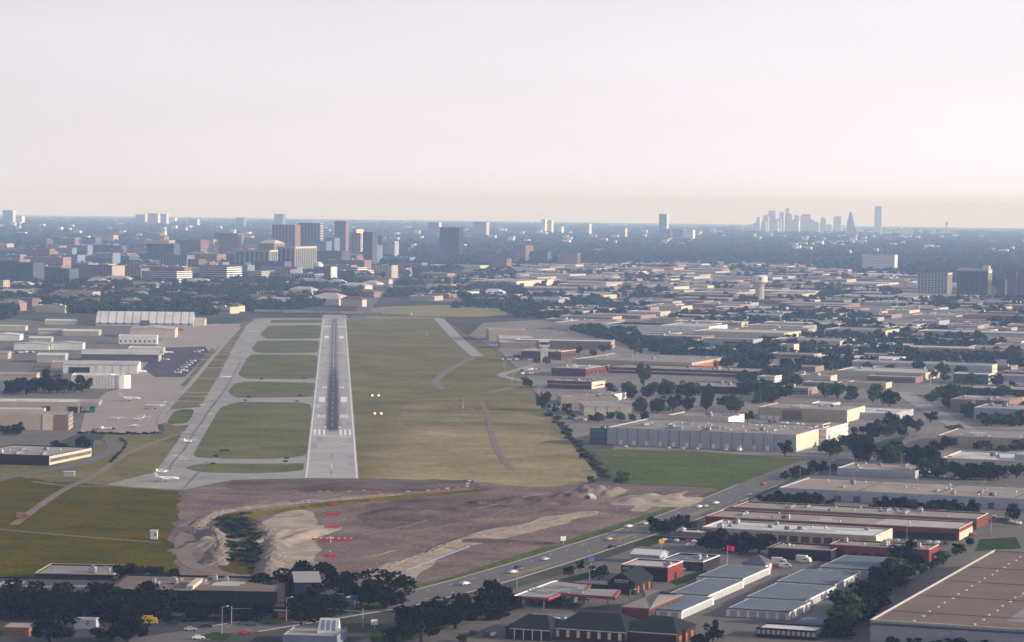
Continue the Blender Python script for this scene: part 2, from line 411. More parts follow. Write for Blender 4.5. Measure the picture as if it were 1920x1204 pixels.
patch('industrial_ground', 1150, 1960, 572, 870, 'pale_lot', .02)
patch('far_industrial_ground', 800, 1740, 492, 566, 'pale_lot', .6, 40, 14)
# taxiway slab and its grass islands
sheet('taxiway', [(200, 909), (250, 896), (292, 885), (342, 814), (357, 794), (410, 705), (440, 647), (462, 610), (482, 597), (606, 597), (573, 897), (440, 900), (400, 907), (345, 919), (250, 914)], 'taxi_concrete', .13)
ISL = [
 [(347, 878), (365, 872), (393, 869.5), (478, 870), (534, 869.5), (570, 869), (569, 882), (534, 886), (478, 888), (393, 887), (365, 883.6)],
 [(413, 763.6), (449, 753.7), (586, 755.7), (575, 854), (548, 858), (506, 861), (421, 861), (370, 858), (362, 852.5)],
 [(428, 734), (438, 721), (461, 715.6), (592, 718), (589, 744.6), (444, 746.6), (432.5, 741)],
 [(446.6, 701.4), (463.5, 671.8), (472, 664.7), (596, 665.6), (592, 711), (466, 711), (452, 707)],
 [(472, 654), (483, 639.3), (598.5, 638.7), (596, 662), (486, 662.4), (476, 659)],
 [(487.5, 628), (503, 611), (602, 609.6), (599.5, 635.5), (500, 635.5)],
 [(509, 600), (604, 599), (603, 605.5), (506, 606)]]
for q in ISL:
    n = len(q); out = []
    for i, p in enumerate(q):                       # round the corners
        a = q[i - 1]; b = q[(i + 1) % n]
        out += [tuple(p[j] + (a[j] - p[j]) * .14 for j in (0, 1)), tuple(p[j] + (a[j] + b[j] - 2 * p[j]) * .03 for j in (0, 1)), tuple(p[j] + (b[j] - p[j]) * .14 for j in (0, 1))]
    sheet('grass_island', out, 'island_grass', .18)
# grass between the service road and the taxiway, crossed by concrete stubs
sheet('apron_verge', [(300, 793), (312, 768), (357, 720), (410, 657), (443, 620), (456, 612), (438, 647), (406, 705), (353, 794)], 'dry_grass', .17)
sheet('apron_edge_grass', [(338, 724), (357, 702), (398, 652), (404, 660), (358, 722)], 'dry_grass', .17)
for a, b in [((345, 707), (412, 711)), ((310, 770), (372, 765)), ((360, 690), (420, 690)), ((372, 674), (426, 676)), ((380, 664), (430, 665)), ((392, 652), (436, 653)), ((400, 645), (440, 646)), ((408, 640), (443, 641)), ((335, 735), (392, 737)), ((332, 742), (388, 745)), ((324, 752), (382, 754))]:
    strip('concrete_stub', [a, b], 9 if a[1] < 700 else 6, 'taxi_concrete', .22, 0)
sheet('holding_bay', [(300, 792), (318, 771), (372, 764), (392, 768), (356, 797), (330, 799)], 'taxi_concrete', .2)
sheet('grass_island', [(314, 794), (327, 772), (352, 768), (364, 771), (352, 792), (332, 795)], 'green_grass', .26, 2)
strip('service_road', [(299, 796), (312, 768), (357, 720), (410, 657), (450, 613)], 4.4, 'taxi_concrete', .28)
for seg in [[(378, 795), (392, 770), (405, 755)], [(346, 845), (362, 815), (380, 790)], [(318, 884), (322, 872), (338, 852), (346, 842)], [(345, 917), (355, 905), (375, 884), (388, 866)], [(420, 735), (440, 700), (452, 678)], [(395, 766), (420, 735)]]:
    strip('tar_seam', seg, .8, 'tar', .27)
strip('crossing_path', [(655, 638.5), (800, 640)], 5, 'track', .15, 0)
strip('crossing_path', [(658, 665), (880, 667)], 4, 'track', .15, 0)
strip('old_taxiway', [(822, 597), (858, 635), (895, 668)], 13, 'concrete', .15)
strip('access_lane', [(895, 667), (850, 690), (818, 713), (826, 728), (845, 729)], 7, 'track', .14)
strip('access_road', [(1040, 672), (985, 690), (942, 702), (952, 708), (990, 716)], 9, 'concrete', .15)
strip('field_lane', [(915, 737), (960, 726), (990, 717)], 9, 'track', .14)
strip('foot_track', [(902, 752), (915, 780), (922, 815), (940, 858), (962, 882)], 4, 'track', .14)
# streets
strip('main_road', [(150, 1226), (300, 1203), (440, 1180), (600, 1154), (740, 1130), (870, 1098), (1000, 1060), (1120, 1022), (1230, 986), (1330, 948), (1420, 910), (1480, 886), (1545, 863), (1650, 832), (1700, 815)], 22, 'road', .2)
strip('road_verge', [(770, 1106), (860, 1088), (960, 1056), (1060, 1024), (1200, 979), (1320, 938), (1400, 906)], 14, 'green_grass', .16)
strip('side_street', [(1690, 735), (1730, 760), (1790, 795), (1840, 822), (1930, 855)], 16, 'concrete', .16)
strip('cross_street', [(1500, 868), (1600, 878), (1760, 896), (1940, 916)], 10, 'road', .15)
strip('far_street', [(672, 600), (690, 570), (722, 535), (748, 515)], 22, 'road', .16)
strip('cul_de_sac', [(-20, 903), (60, 887), (150, 870), (200, 850), (216, 836), (200, 826), (172, 832), (150, 850)], 9, 'road', .18)
for p in ([(1188, 1022), (1220, 1008), (1280, 1000), (1260, 1010), (1215, 1026)], [(1040, 1092), (1075, 1080), (1112, 1072), (1106, 1084), (1060, 1096)], [(1838, 1012), (1905, 1008), (1915, 1028), (1830, 1034)],
          [(1150, 1110), (1210, 1098), (1220, 1110), (1180, 1118)], [(1255, 1090), (1320, 1068), (1330, 1074), (1270, 1098)], [(480, 1166), (560, 1158), (650, 1145), (760, 1122), (770, 1128), (640, 1156), (500, 1172)],
          [(370, 1196), (400, 1186), (440, 1190), (420, 1202)], [(1820, 890), (1850, 884), (1870, 894)], [(1600, 845), (1660, 825), (1700, 818), (1690, 830), (1620, 852)], [(1770, 800), (1800, 796), (1812, 806), (1790, 812)]):
    sheet('lawn', p, 'lawn', .24)
for p in ([(945, 1080), (1010, 1064), (1040, 1056), (1030, 1062), (960, 1084)], [(1150, 1012), (1200, 996), (1205, 999), (1160, 1015)], [(1290, 966), (1340, 950), (1342, 953), (1298, 969)]):
    o = sheet('median', p, 'gold_grass', .3)
rd = [(440, 1180), (600, 1154), (740, 1130), (870, 1098), (1000, 1060), (1120, 1022), (1230, 986), (1330, 948), (1420, 910)]
rw = smooth_poly([tuple(U(*p).xy) for p in rd], 12, False)
for off in (-5.4, 5.4):
    mb = MB(); acc = 0
    for i in range(len(rw) - 1):
        a = Vector(rw[i]); b = Vector(rw[i + 1]); d = (b - a).normalized(); n = Vector((-d.y, d.x)); L = (b - a).length
        s = 0
        while s < L:
            if acc % 24 < 3.5:
                q0 = a + d * s + n * off; q1 = a + d * min(L, s + 1) + n * off
                mb.add([(*(q0 - n * .12), .24), (*(q1 - n * .12), .24), (*(q1 + n * .12), .24), (*(q0 + n * .12), .24)], [(0, 1, 2, 3)])
            acc += 1; s += 1
    tag(mb.build('lane_dashes', 'paint'), kind='structure')
for off in (-10.9, 10.9):
    L = []; R = []
    for i in range(len(rw)):
        a = Vector(rw[max(i - 1, 0)]); b = Vector(rw[min(i + 1, len(rw) - 1)]); d = (b - a).normalized(); n = Vector((-d.y, d.x)); q = Vector(rw[i])
        L.append(q + n * (off - .2)); R.append(q + n * (off + .2))
    mb = MB(); n_ = len(rw)
    mb.add([(*p, .34) for p in L] + [(*p, .34) for p in R] + [(*p, .12) for p in L] + [(*p, .12) for p in R],
           [(i, i + 1, n_ + i + 1, n_ + i) for i in range(n_ - 1)] + [(2 * n_ + i, 2 * n_ + i + 1, i + 1, i) for i in range(n_ - 1)] + [(n_ + i, n_ + i + 1, 3 * n_ + i + 1, 3 * n_ + i) for i in range(n_ - 1)])
    tag(mb.build('kerb', 'concrete'), kind='structure')

# ------------------------------------------------------------------ runway
rn = U(621.5, 897.5); rf = U(627, 598)
rdir = Vector((rf.x - rn.x, rf.y - rn.y)).normalized(); RLEN = math.hypot(rf.x - rn.x, rf.y - rn.y)
rrz = math.atan2(-rdir.x, rdir.y); RW2 = 15.3
def rv(py): # distance along the runway seen at row py
    p = U(624, py); return (p.x - rn.x) * rdir.x + (p.y - rn.y) * rdir.y
m = mat('runway_surface', (.41, .385, .37), .9, .11, .07, .9, .012, (.31, .285, .28), .2)
nt = m.node_tree; n = nt.nodes; l = nt.links; b = n['Principled BSDF']; src = b.inputs['Base Color'].links[0].from_socket
tc = n.new('ShaderNodeTexCoord'); sp = n.new('ShaderNodeSeparateXYZ'); l.new(tc.outputs['Object'], sp.inputs[0])
def mm(op, a, c=None, e=None):
    q = n.new('ShaderNodeMath'); q.operation = op
    for i, v in enumerate((a, c, e)):
        if v is None: continue
        if isinstance(v, (int, float)): q.inputs[i].default_value = v
        else: l.new(v, q.inputs[i])
    return q.outputs[0]
mp = n.new('ShaderNodeMapping'); mp.inputs['Scale'].default_value = (1.1, .012, 1); l.new(tc.outputs['Object'], mp.inputs[0])
nz = n.new('ShaderNodeTexNoise'); nz.inputs['Scale'].default_value = 1.0; nz.inputs['Detail'].default_value = 5; l.new(mp.outputs[0], nz.inputs[0])
ax = mm('ABSOLUTE', sp.outputs[0])
wheel = mm('EXPONENT', mm('MULTIPLY', mm('POWER', mm('DIVIDE', mm('SUBTRACT', ax, 1.2), 3.3), 2.0), -1.0))      # tyre rubber each side of the centreline
along = mm('MULTIPLY', mm('SMOOTH_MIN', mm('DIVIDE', mm('SUBTRACT', sp.outputs[1], rv(812)), 40.0), 1.0, .2), mm('EXPONENT', mm('MULTIPLY', mm('POWER', mm('DIVIDE', mm('MAXIMUM', mm('SUBTRACT', sp.outputs[1], rv(745)), 0.0), 520.0), 2.0), -1.0)))
along = mm('MAXIMUM', mm('MAXIMUM', along, 0.0), mm('MULTIPLY', mm('GREATER_THAN', sp.outputs[1], rv(760)), 0.5))
rub = mm('MULTIPLY', mm('MULTIPLY', wheel, along), mm('ADD', mm('MULTIPLY', nz.outputs[0], .9), .75))
rub = mm('MINIMUM', mm('MULTIPLY', rub, 1.15), .94)
mx = n.new('ShaderNodeMix'); mx.data_type = 'RGBA'; l.new(rub, mx.inputs[0]); l.new(src, mx.inputs[6]); mx.inputs[7].default_value = (.035, .032, .04, 1)
l.new(mx.outputs[2], b.inputs['Base Color'])
mat('patch_mid', (.29, .265, .26), .9, .1, .3)
rwy = MB().add([(-RW2, 0, 0), (RW2, 0, 0), (RW2, RLEN, 0), (-RW2, RLEN, 0)], [(0, 1, 2, 3)]).build('runway', 'runway_surface', None, (rn.x, rn.y, .2), rrz)
rwy['kind'] = 'structure'
_mk = {}
def mark(name, x, v0, w, ln, m='paint'):
    k = (round(w, 1), round(ln, 0), m)
    if k not in _mk:
        _mk[k] = MB().add([(-w / 2, 0, 0), (w / 2, 0, 0), (w / 2, ln, 0), (-w / 2, ln, 0)], [(0, 1, 2, 3)]).mesh(name, m)
    return link(name, _mk[k], rwy, (x, v0, .08))
for sx in (-1, 1):
    mark('edge_line', sx * 14.2, 2, .9, RLEN - 4)
    for k in range(3):
        mark('threshold_stripe', sx * (5.6 + 3.1 * k), rv(816.7), 1.7, rv(806) - rv(816.7))
        mark('touchdown_bar', sx * (6.0 + 2.0 * k), rv(784), 1.1, rv(778.5) - rv(784))
        mark('threshold_stripe', sx * (5.6 + 3.1 * k), rv(614), 1.7, 40)
    for k in range(2): mark('touchdown_bar', sx * (6.0 + 2.2 * k), rv(729), 1.2, rv(725) - rv(729))
    mark('aiming_point', sx * 8.6, rv(754.5), 5.0, rv(745) - rv(754.5)); mark('aiming_point', sx * 8.6, rv(635), 5.4, 60)
    mark('arrow_head', sx * 5.0, rv(803), 1.5, 12)
mark('threshold_bar', 0, rv(819), 28, 3)
mark('runway_end_bar', 0, RLEN - 6, 28, 4)
v = rv(800); k = 0
while v < RLEN - 150:
    mark('centreline_dash', 0, v, .6, 30, 'patch_mid' if v < rv(690) else 'paint'); v += 56
mark('centreline_dash', 0, 60, .5, 30); mark('centreline_dash', 0, 130, .5, 30, 'tar'); mark('centreline_dash', 0, 20, .4, 30, 'tar')
sheet('runway_overrun', [(602, 598), (606, 590), (648, 590), (653, 598)], 'concrete', .12)

sheet('dark_lawn_verge', [(690, 1190), (760, 1166), (880, 1138), (935, 1122), (945, 1140), (880, 1160), (780, 1200), (700, 1212)], 'lawn', .17)  # verge of dark lawn grass

r = random.Random(17)
for k in range(26):            # wheel ruts left by the earth movers
    x0 = r.uniform(360, 900); y0 = r.uniform(935, 1070) if x0 < 700 else r.uniform(955, 1040); dx = r.uniform(60, 190); sl = r.uniform(-.32, .12)
    if 405 < x0 + dx * .5 < 500: continue
    strip('wheel_rut', [(x0, y0), (x0 + dx * .35, y0 + dx * .35 * sl + r.uniform(-4, 4)), (x0 + dx * .7, y0 + dx * .7 * sl + r.uniform(-5, 5)), (x0 + dx, y0 + dx * sl)], r.uniform(.8, 2.6), r.choice(('track', 'pale_dirt', 'dark_dirt', 'track')), .275 + k * .002)

r = random.Random(31)
pm = [mat('patch_dark', (.2, .18, .175), .9, .1, .3), mat('patch_mid', (.29, .265, .26), .9, .1, .3), mat('patch_pale', (.45, .42, .4), .9, .1, .3)]
for k in range(46):            # repaired slabs
    w_ = 3.8; ln = r.choice((7.6, 15, 30, 45)); x = r.choice((-11.4, -7.6, 7.6, 11.4)); y = r.uniform(10, RLEN - 60)
    MB().add([(-w_ / 2, 0, 0), (w_ / 2, 0, 0), (w_ / 2, ln, 0), (-w_ / 2, ln, 0)], [(0, 1, 2, 3)]).build('repair_patch', pm[1] if r.random() < .75 else pm[2], rwy, (x, y, .03 + k * .0006))
A = [(325, 880), (358, 820), (385, 770), (420, 705), (447, 655), (475, 612)]
for k in range(40):
    i = r.randrange(5); f = r.random(); x = A[i][0] + (A[i + 1][0] - A[i][0]) * f + r.uniform(-18, 18) * (A[i][1] - 560) / 300; y = A[i][1] + (A[i + 1][1] - A[i][1]) * f
    q = U(x, y); w_ = r.choice((3.8, 5.5)); ln = r.choice((6, 10, 18))
    o = MB().add([(-w_ / 2, 0, 0), (w_ / 2, 0, 0), (w_ / 2, ln, 0), (-w_ / 2, ln, 0)], [(0, 1, 2, 3)]).build('repair_patch', pm[r.choice((0, 1, 1, 2))], None, (q.x, q.y, .145 + k * .0006), math.radians(18)); o['kind'] = 'structure'
def berm(label, px, w, h, m, seed):
    # long uneven bank of earth
    c = smooth_poly([tuple(U(*p).xy) for p in px], 22, False); r = random.Random(seed); V = []; F = []; o = Vector(c[0]); S = 11; lump = [r.uniform(.35, 1.15) for _ in range(200)]
    for i, p in enumerate(c):
        a = Vector(c[max(i - 1, 0)]); b = Vector(c[min(i + 1, len(c) - 1)]); d = (b - a).normalized(); n = Vector((-d.y, d.x)); e = min(1, i / 9, (len(c) - 1 - i) / 9) * (lump[i // 4] * (1 - i % 4 / 4) + lump[i // 4 + 1] * (i % 4 / 4))
        for j in range(S):
            u = j / (S - 1) * 2 - 1; q = Vector(p) - o + n * (u * w / 2 + r.uniform(-.4, .4)); V.append((q.x, q.y, .05 + max(0, (1 - abs(u) ** 1.4) * h * e + (r.uniform(-.3, .3) if abs(u) < .95 else 0))))
    for i in range(len(c) - 1):
        for j in range(S - 1): k = i * S + j; F.append((k + 1, k, k + S, k + S + 1))
    t = MB().add(V, F).build('earth_bank', m, None, (o.x, o.y, .12)); tag(t, label, 'earth bank')
berm('pale rim bank curving along the top of the dirt bowl', [(365, 990), (400, 966), (470, 953), (560, 944), (650, 936), (760, 927)], 8, 1.5, 'track', 1)
berm('olive grassy bank just below the pale rim', [(420, 984), (480, 966), (600, 950), (760, 934), (900, 922)], 5, 1.4, 'near_grass', 2)
berm('pale bluff on the right side of the creek thicket', [(478, 982), (500, 1000), (512, 1030), (506, 1060), (500, 1085)], 13, 2.6, 'track', 3)
berm('brown bank on the left side of the creek thicket', [(352, 1000), (395, 1000), (412, 1030), (402, 1062)], 12, 3, 'track', 4)
berm('low pale windrow along the haul strip', [(690, 1072), (780, 1046), (870, 1012), (990, 988), (1110, 962)], 6, .8, 'track', 5)
berm('dark trench spoil at the upper right of the dirt bowl', [(880, 945), (960, 943), (1046, 942)], 12, 2.4, 'dark_dirt', 6)

# ------------------------------------------------------------------ buildings
_unit = {}
def unit_mesh(k):
    if k not in _unit:
        mb = MB()
        if k == 'ac':
            mb.box(-1.6, -1.1, 0, 1.6, 1.1, .25, 1); mb.box(-1.5, -1, .25, 1.5, 1, 1.6); mb.box(-1.4, -1.04, .5, .1, -1, 1.3, 1)
            mb.tube([(-.6, 0, 1.6), (-.6, 0, 1.8)], .65, 10, 1); mb.box(.9, -.6, 1.6, 1.4, .6, 2.1)
            _unit[k] = mb.mesh('roof_unit', ['palegrey', 'slate'])
        elif k == 'vent':
            mb.tube([(0, 0, 0), (0, 0, .8), (0, 0, .8), (0, 0, 1.2)], [.35, .35, .6, .45], 8); _unit[k] = mb.mesh('roof_vent', 'metal')
        elif k == 'skylight':
            mb.add([(-.75, -1.5, 0), (.75, -1.5, 0), (.75, 1.5, 0), (-.75, 1.5, 0), (-.5, -1.2, .45), (.5, -1.2, .45), (.5, 1.2, .45), (-.5, 1.2, .45)],
                   [(4, 5, 6, 7), (0, 1, 5, 4), (1, 2, 6, 5), (2, 3, 7, 6), (3, 0, 4, 7)]); _unit[k] = mb.mesh('skylight', 'roof_pale')
        elif k == 'duct':
            mb.box(-4, -.5, .3, 4, .5, 1.1); mb.box(-4.4, -.7, 0, -3.6, .7, 1.4); mb.box(3.6, -.7, 0, 4.4, .7, 1.4); _unit[k] = mb.mesh('roof_duct', 'metal')
    return _unit[k]
NAMES = dict(ac='roof_unit', vent='roof_vent', skylight='skylight', duct='roof_duct')
def fbox(mb, face, L, s0, s1, z0, z1, o0, o1, mi=0):
    if face == 'f': mb.box(s0, -o1, z0, s1, -o0, z1, mi)
    elif face == 'r': mb.box(L + o0, s0, z0, L + o1, s1, z1, mi)
def facade(t, face, spec, L, Dp, h):
    W = L if face == 'f' else Dp
    k = spec[0]
    if k == 'bands':                                  # projecting floor bands over ribbon glass
        nfl, m = spec[1], spec[2]; fl = h / nfl; pr = .35
        for i in range(nfl + 1):
            z0 = max(0, i * fl - fl * .28); z1 = min(h + .3, i * fl + fl * .3)
            fbox(mb := MB(), face, L, -.02 if face == 'f' else 0, W, z0, z1, .0, pr); mb.build('floor_band', m, t)
    elif k == 'frame':                                # grid of piers and floor bands before the glass
        nx, nz, m = spec[1:4]; pw = spec[4] if len(spec) > 4 else .35
        mb = MB(); dx = W / nx; dz = h / nz
        for i in range(nx + 1):
            c = i * dx; fbox(mb, face, L, max(0, c - dx * pw / 2), min(W, c + dx * pw / 2), 0, h, 0, .4)
        for j in range(nz + 1):
            c = j * dz; fbox(mb, face, L, 0, W, max(0, c - dz * .2), min(h + .2, c + dz * .2), 0, .33)
        o = mb.build('facade_grid', m, t); o['kind'] = 'stuff'
    elif k == 'columns':
        nx, m = spec[1:3]; dx = W / nx
        for i in range(nx + 1):
            mb = MB(); c = min(max(i * dx, dx * .12), W - dx * .12); fbox(mb, face, L, c - dx * .12, c + dx * .12, 0, h, 0, 1.0); mb.build('column', m, t)
        mb = MB(); fbox(mb, face, L, 0, W, h * .93, h + .3, 0, 1.1); mb.build('cornice', m, t)
    elif k == 'win':                                  # separate windows
        nx, nz, m, wf, z0, z1 = spec[1:7]; dx = W / nx; dz = (z1 - z0) / nz
        mb = MB(); w = dx * wf; hh = dz * .6
        fbox(mb, face, 0, -w / 2, w / 2, 0, hh, .02, .1); me = mb.mesh('window', m)
        mf = MB(); fbox(mf, face, 0, -w / 2 - .15, w / 2 + .15, -.2, -.02, .02, .2); 
        for i in range(nx):
            for j in range(nz):
                s = (i + .5) * dx; z = z0 + dz * (j + .2)
                o = link('window', me, t, (s, 0, z) if face == 'f' else (L, s, z))
    elif k == 'doors':
        nx, m, w, hh = spec[1:5]; a = spec[5] if len(spec) > 5 else .04; bb = spec[6] if len(spec) > 6 else .96
        mb = MB(); fbox(mb, face, 0, -w / 2, w / 2, .15, hh, .02, .12); me = mb.mesh('door', m)
        for i in range(nx):
            s = W * (a + (bb - a) * (i + .5) / nx); link('door', me, t, (s, 0, 0) if face == 'f' else (L, s, 0))
    elif k == 'stripe':
        m, z0, z1 = spec[1:4]; a = spec[4] if len(spec) > 4 else 0; bb = spec[5] if len(spec) > 5 else 1
        fbox(mb := MB(), face, L, W * a, W * bb, z0, z1, .03, .22); mb.build(spec[6] if len(spec) > 6 else 'wall_band', m, t)
    elif k == 'panels':
        nx, m = spec[1:3]; dx = W / nx; mb = MB(); fbox(mb, face, 0, -.15, .15, .2, h - .3, .02, .14); me = mb.mesh('pilaster', m)
        for i in range(1, nx): link('pilaster', me, t, (i * dx, 0, 0) if face == 'f' else (L, i * dx, 0))
def solve_len(P0, ang, x1, z=0):
    w = Vector((math.cos(ang), math.sin(ang), 0)); lo, hi = .5, 3000.0
    for _ in range(50):
        m = (lo + hi) / 2; q = P0 + w * m; q.z = P0.z + z
        if q.y < 50 or P(q)[0] > x1: hi = m
        else: lo = m
    return lo
def bl(label, x0, y, x1, h, depth, wall='tan', roof='roof_tan', ang=GRID, name='warehouse', base=None, group=None, fr=(), sd=(), units=0, kinds=('ac', 'ac', 'vent'), par=.6, cope=None, cat='building', rear=None, seams=0):
    """flat-roofed block. (x0,y) = front-left roof corner in the photograph, unless base: then its foot is at row `base`"""
    if base is not None:
        p0 = U(x0, base); h = top_z(x0, y, p0) - p0.z
    else:
        q = U(x0, y, h); p0 = Vector((q.x, q.y, q.z - h))
    L = solve_len(p0, ang, x1, h * .5)
    if depth is None:
        q = U(x0, rear, h); depth = max(6, (q.y - p0.y) / math.cos(ang))
    t = thing(name, label, cat, p0, ang, group)
    foot(p0, ang, L, depth)
    wo = MB().ring(0, 0, L, depth, -1, h, .35, h - par - .1).build('wall', wall, t)
    ro = MB().box(.2, .2, h - par - .3, L - .2, depth - .2, h - par).build('roof', roof, t)
    if cope:
        c = MB(); c.ring(-.12, -.12, L + .12, depth + .12, h - .3, h + .12, .6, h - .02); c.build('coping', cope, wo)
    for s in fr: facade(wo, 'f', s, L, depth, h)
    for s in sd: facade(wo, 'r', s, L, depth, h)  # broad pale side stripes paint sunlight onto the right-hand walls
    r = random.Random(hash(label) % 99991 if False else int(abs(x0 * 7 + y * 13)))
    if depth * L > 1500 and p0.y < 2600:           # mended and stained stretches of roofing
        for i in range(5):
            a = r.uniform(.03, .75) * L; c_ = r.uniform(.05, .7) * depth; e = min(L - .6, a + r.uniform(6, L * .22)); f = min(depth - .6, c_ + r.uniform(4, depth * .3))
            MB().add([(a, c_, 0), (e, c_, 0), (e, f, 0), (a, f, 0)], [(0, 1, 2, 3)]).build('roof_patch', r.choice(('roof_taupe', 'roof_grey', 'roof_pale', 'roof_tan')) if roof not in ('roof_white',) else 'roof_pale', ro, (0, 0, h - par + .02 + i * .004))
    for i in range(units):
        k = r.choice(kinds + ('vent', 'duct')); s = r.uniform(.55, 1.35)
        link(NAMES[k], unit_mesh(k), ro, (r.uniform(.06, .94) * L, r.uniform(.12, .88) * depth, h - par), r.choice((0, math.pi / 2)), (s, s, s))
    for i in range(seams):
        c = (i + 1) / (seams + 1) * L; MB().box(c - .25, .4, h - par, c + .25, depth - .4, h - par + .14).build('roof_seam', 'roof_dark' if roof != 'roof_dark' else 'roof_grey', ro)
    t['L'] = L; t['D'] = depth; t['H'] = h
    return t
def gable(label, x0, y, x1, h, depth, ridge, wall, roof, ang=GRID, along='x', name='hangar', group=None, fr=(), sd=(), over=.4, base=None, cat='building', hip=0, ribs=0):
    """pitched roof; y = front-left eave corner. along = axis of the ridge ('x' along the front, 'y' into depth)"""
    if base is not None:
        p0 = U(x0, base); h = top_z(x0, y, p0) - p0.z
    else:
        q = U(x0, y, h); p0 = Vector((q.x, q.y, q.z - h))
    L = solve_len(p0, ang, x1, h * .5)
    t = thing(name, label, cat, p0, ang, group); foot(p0, ang, L, depth)
    w = MB(); D = depth
    w.add([(0, 0, -1), (L, 0, -1), (L, D, -1), (0, D, -1), (0, 0, h), (L, 0, h), (L, D, h), (0, D, h)], [(0, 1, 5, 4), (1, 2, 6, 5), (2, 3, 7, 6), (3, 0, 4, 7)])
    o = over; e = -.05 * 0
    if along == 'x':
        a, b = (hip, L - hip); A = (a if hip else -o, D / 2, h + ridge); B = (b if hip else L + o, D / 2, h + ridge)
        if not hip: w.add([(0, 0, h), (0, D, h), (0, D / 2, h + ridge - .1)], [(0, 1, 2)]); w.add([(L, 0, h), (L, D, h), (L, D / 2, h + ridge - .1)], [(0, 1, 2)])
        R = MB(); E = [(-o, -o, h - .1), (L + o, -o, h - .1), (L + o, D + o, h - .1), (-o, D + o, h - .1)]
        V = E + [A, B]; F = [(0, 1, 5, 4), (2, 3, 4, 5)] + ([(1, 2, 5), (3, 0, 4)] if hip else [])
    else:
        A = (L / 2, -o, h + ridge); B = (L / 2, D + o, h + ridge)
        w.add([(0, 0, h), (L, 0, h), (L / 2, 0, h + ridge - .1)], [(0, 1, 2)]); w.add([(0, D, h), (L, D, h), (L / 2, D, h + ridge - .1)], [(0, 1, 2)])
        R = MB(); E = [(-o, -o, h - .1), (L + o, -o, h - .1), (L + o, D + o, h - .1), (-o, D + o, h - .1)]
        V = E + [A, B]; F = [(1, 2, 5, 4), (3, 0, 4, 5)]
    th = .22
    n = len(V); R.add(V + [(x, y_, z + th) for x, y_, z in V], [tuple(reversed(f)) for f in F] + [tuple(i + n for i in f) for f in F])
    ed = {}
    for f in F:
        for i in range(len(f)): ed.setdefault(frozenset((f[i], f[(i + 1) % len(f)])), []).append((f[i], f[(i + 1) % len(f)]))
    R.add(V + [(x, y_, z + th) for x, y_, z in V], [(a, b, b + n, a + n) for q in ed.values() if len(q) == 1 for a, b in q])
    wo = w.build('wall', wall, t); ro = R.build('roof', roof, t)
    for i in range(ribs):
        x = L * (i + .5) / ribs
        if along == 'x': MB().add([(x - .25, -o, h - .05), (x + .25, -o, h - .05), (x + .25, D / 2, h + ridge + .05), (x - .25, D / 2, h + ridge + .05)] + [(x - .25, -o, h + .5), (x + .25, -o, h + .5), (x + .25, D / 2, h + ridge + .6), (x - .25, D / 2, h + ridge + .6)], [(4, 5, 6, 7), (0, 1, 5, 4), (1, 2, 6, 5), (3, 0, 4, 7)]).build('roof_rib', 'grey', ro)
    for s in fr: facade(wo, 'f', s, L, D, h)
    for s in sd: facade(wo, 'r', s, L, D, h)
    t['L'] = L; t['D'] = D; t['H'] = h
    return t

# ---- foreground right: red-brick rows and warehouses
W = bl('huge tan-roofed warehouse with rows of skylights at the lower right corner', 1632, 1162, 2200, 8, 236, 'grey', 'roof_brown', name='warehouse', cope='cream', kinds=('ac', 'duct'))
for i in range(4):
    for j in range(17): link('skylight', unit_mesh('skylight'), W, (14 + 22 * i + (j % 2) * .6, 8 + 13.2 * j, 7.4), 0, (.8, .75, .6))
for x, yv in ((62, 12), (84, 14), (88, 70), (70, 140), (30, 200)): link('roof_unit', unit_mesh('ac'), W, (x, yv, 7.4), 0, (1.3, 1.3, 1.3))
for yv in (30, 78, 126, 174): MB().box(.6, yv, 7.4, 95, yv + .5, 7.55).build('roof_seam', 'roof_dark', W)
facade(W, 'f', ('stripe', 'slate', 6.2, 7.0), W['L'], 236, 8)
bl('rearmost of the long tan-roofed red-brick rows, ending in a lit brick gable', 1373, 950, 1831, 5.2, 30, 'brick', 'roof_tan', name='brick_row', units=16, cope='sand', fr=[('stripe', 'pinkbrick', 3.6, 4.6), ('doors', 22, 'darkbrown', 3, 2.6)], sd=[('stripe', 'redbrick', 3.4, 4.4)])
t = bl('middle long red-brick row with tan roof turning pale at its right end', 1323, 967, 1798, 6, 32, 'redbrick', 'roof_tan', name='brick_row', units=10, cope='sand', fr=[('stripe', 'tan', .4, 3.2, .02, .7), ('doors', 12, 'black', 5, 3.4, .7, .98)], sd=[('stripe', 'sand', .4, 4)])  # sand side stripe puts sunlight into the end wall's colour
MB().box(t['L'] * .66, .4, 5.4, t['L'] - .4, t['D'] - .4, 5.5).build('pale_roof', 'roof_pale', t)
bl('long low building with bright white roof behind dark trees', 1317, 988, 1642, 5, 34, 'tan', 'roof_white', name='white_roofed_row', units=12, cope='white', seams=1, fr=[('doors', 14, 'brick', 4, 3)], sd=[('stripe', 'cream', .3, 4.4)])  # cream side stripe: sunlight painted on the right end wall
bl('dark-walled left wing of the crooked red-brick building', 1440, 1026, 1558, 5, 22, 'darkbrown', 'roof_tan', name='brick_hall', units=3, cope='rose')
bl('bright red brick hall with stepped tan roof beside the storage units', 1556, 1020, 1742, 6.5, 20, 'redbrick', 'roof_tan', name='brick_hall', units=8, cope='sand', fr=[('doors', 7, 'darkbrown', 4, 3.5)])
bl('long tan-roofed warehouse with grey front, behind the brick rows', 1460, 914, 2050, 6, 66, 'palegrey', 'roof_tan', units=26, fr=[('panels', 26, 'grey'), ('doors', 15, 'slate', 3.5, 3.2)], kinds=('ac', 'vent', 'skylight', 'ac', 'duct'), seams=3)
bl('small white-fronted warehouse with tan roof by the dark trees', 1570, 877, 1716, 4.6, 42, 'palegrey', 'roof_tan', units=9, fr=[('stripe', 'grey', 1.0, 1.6), ('doors', 6, 'grey', 3, 3)])
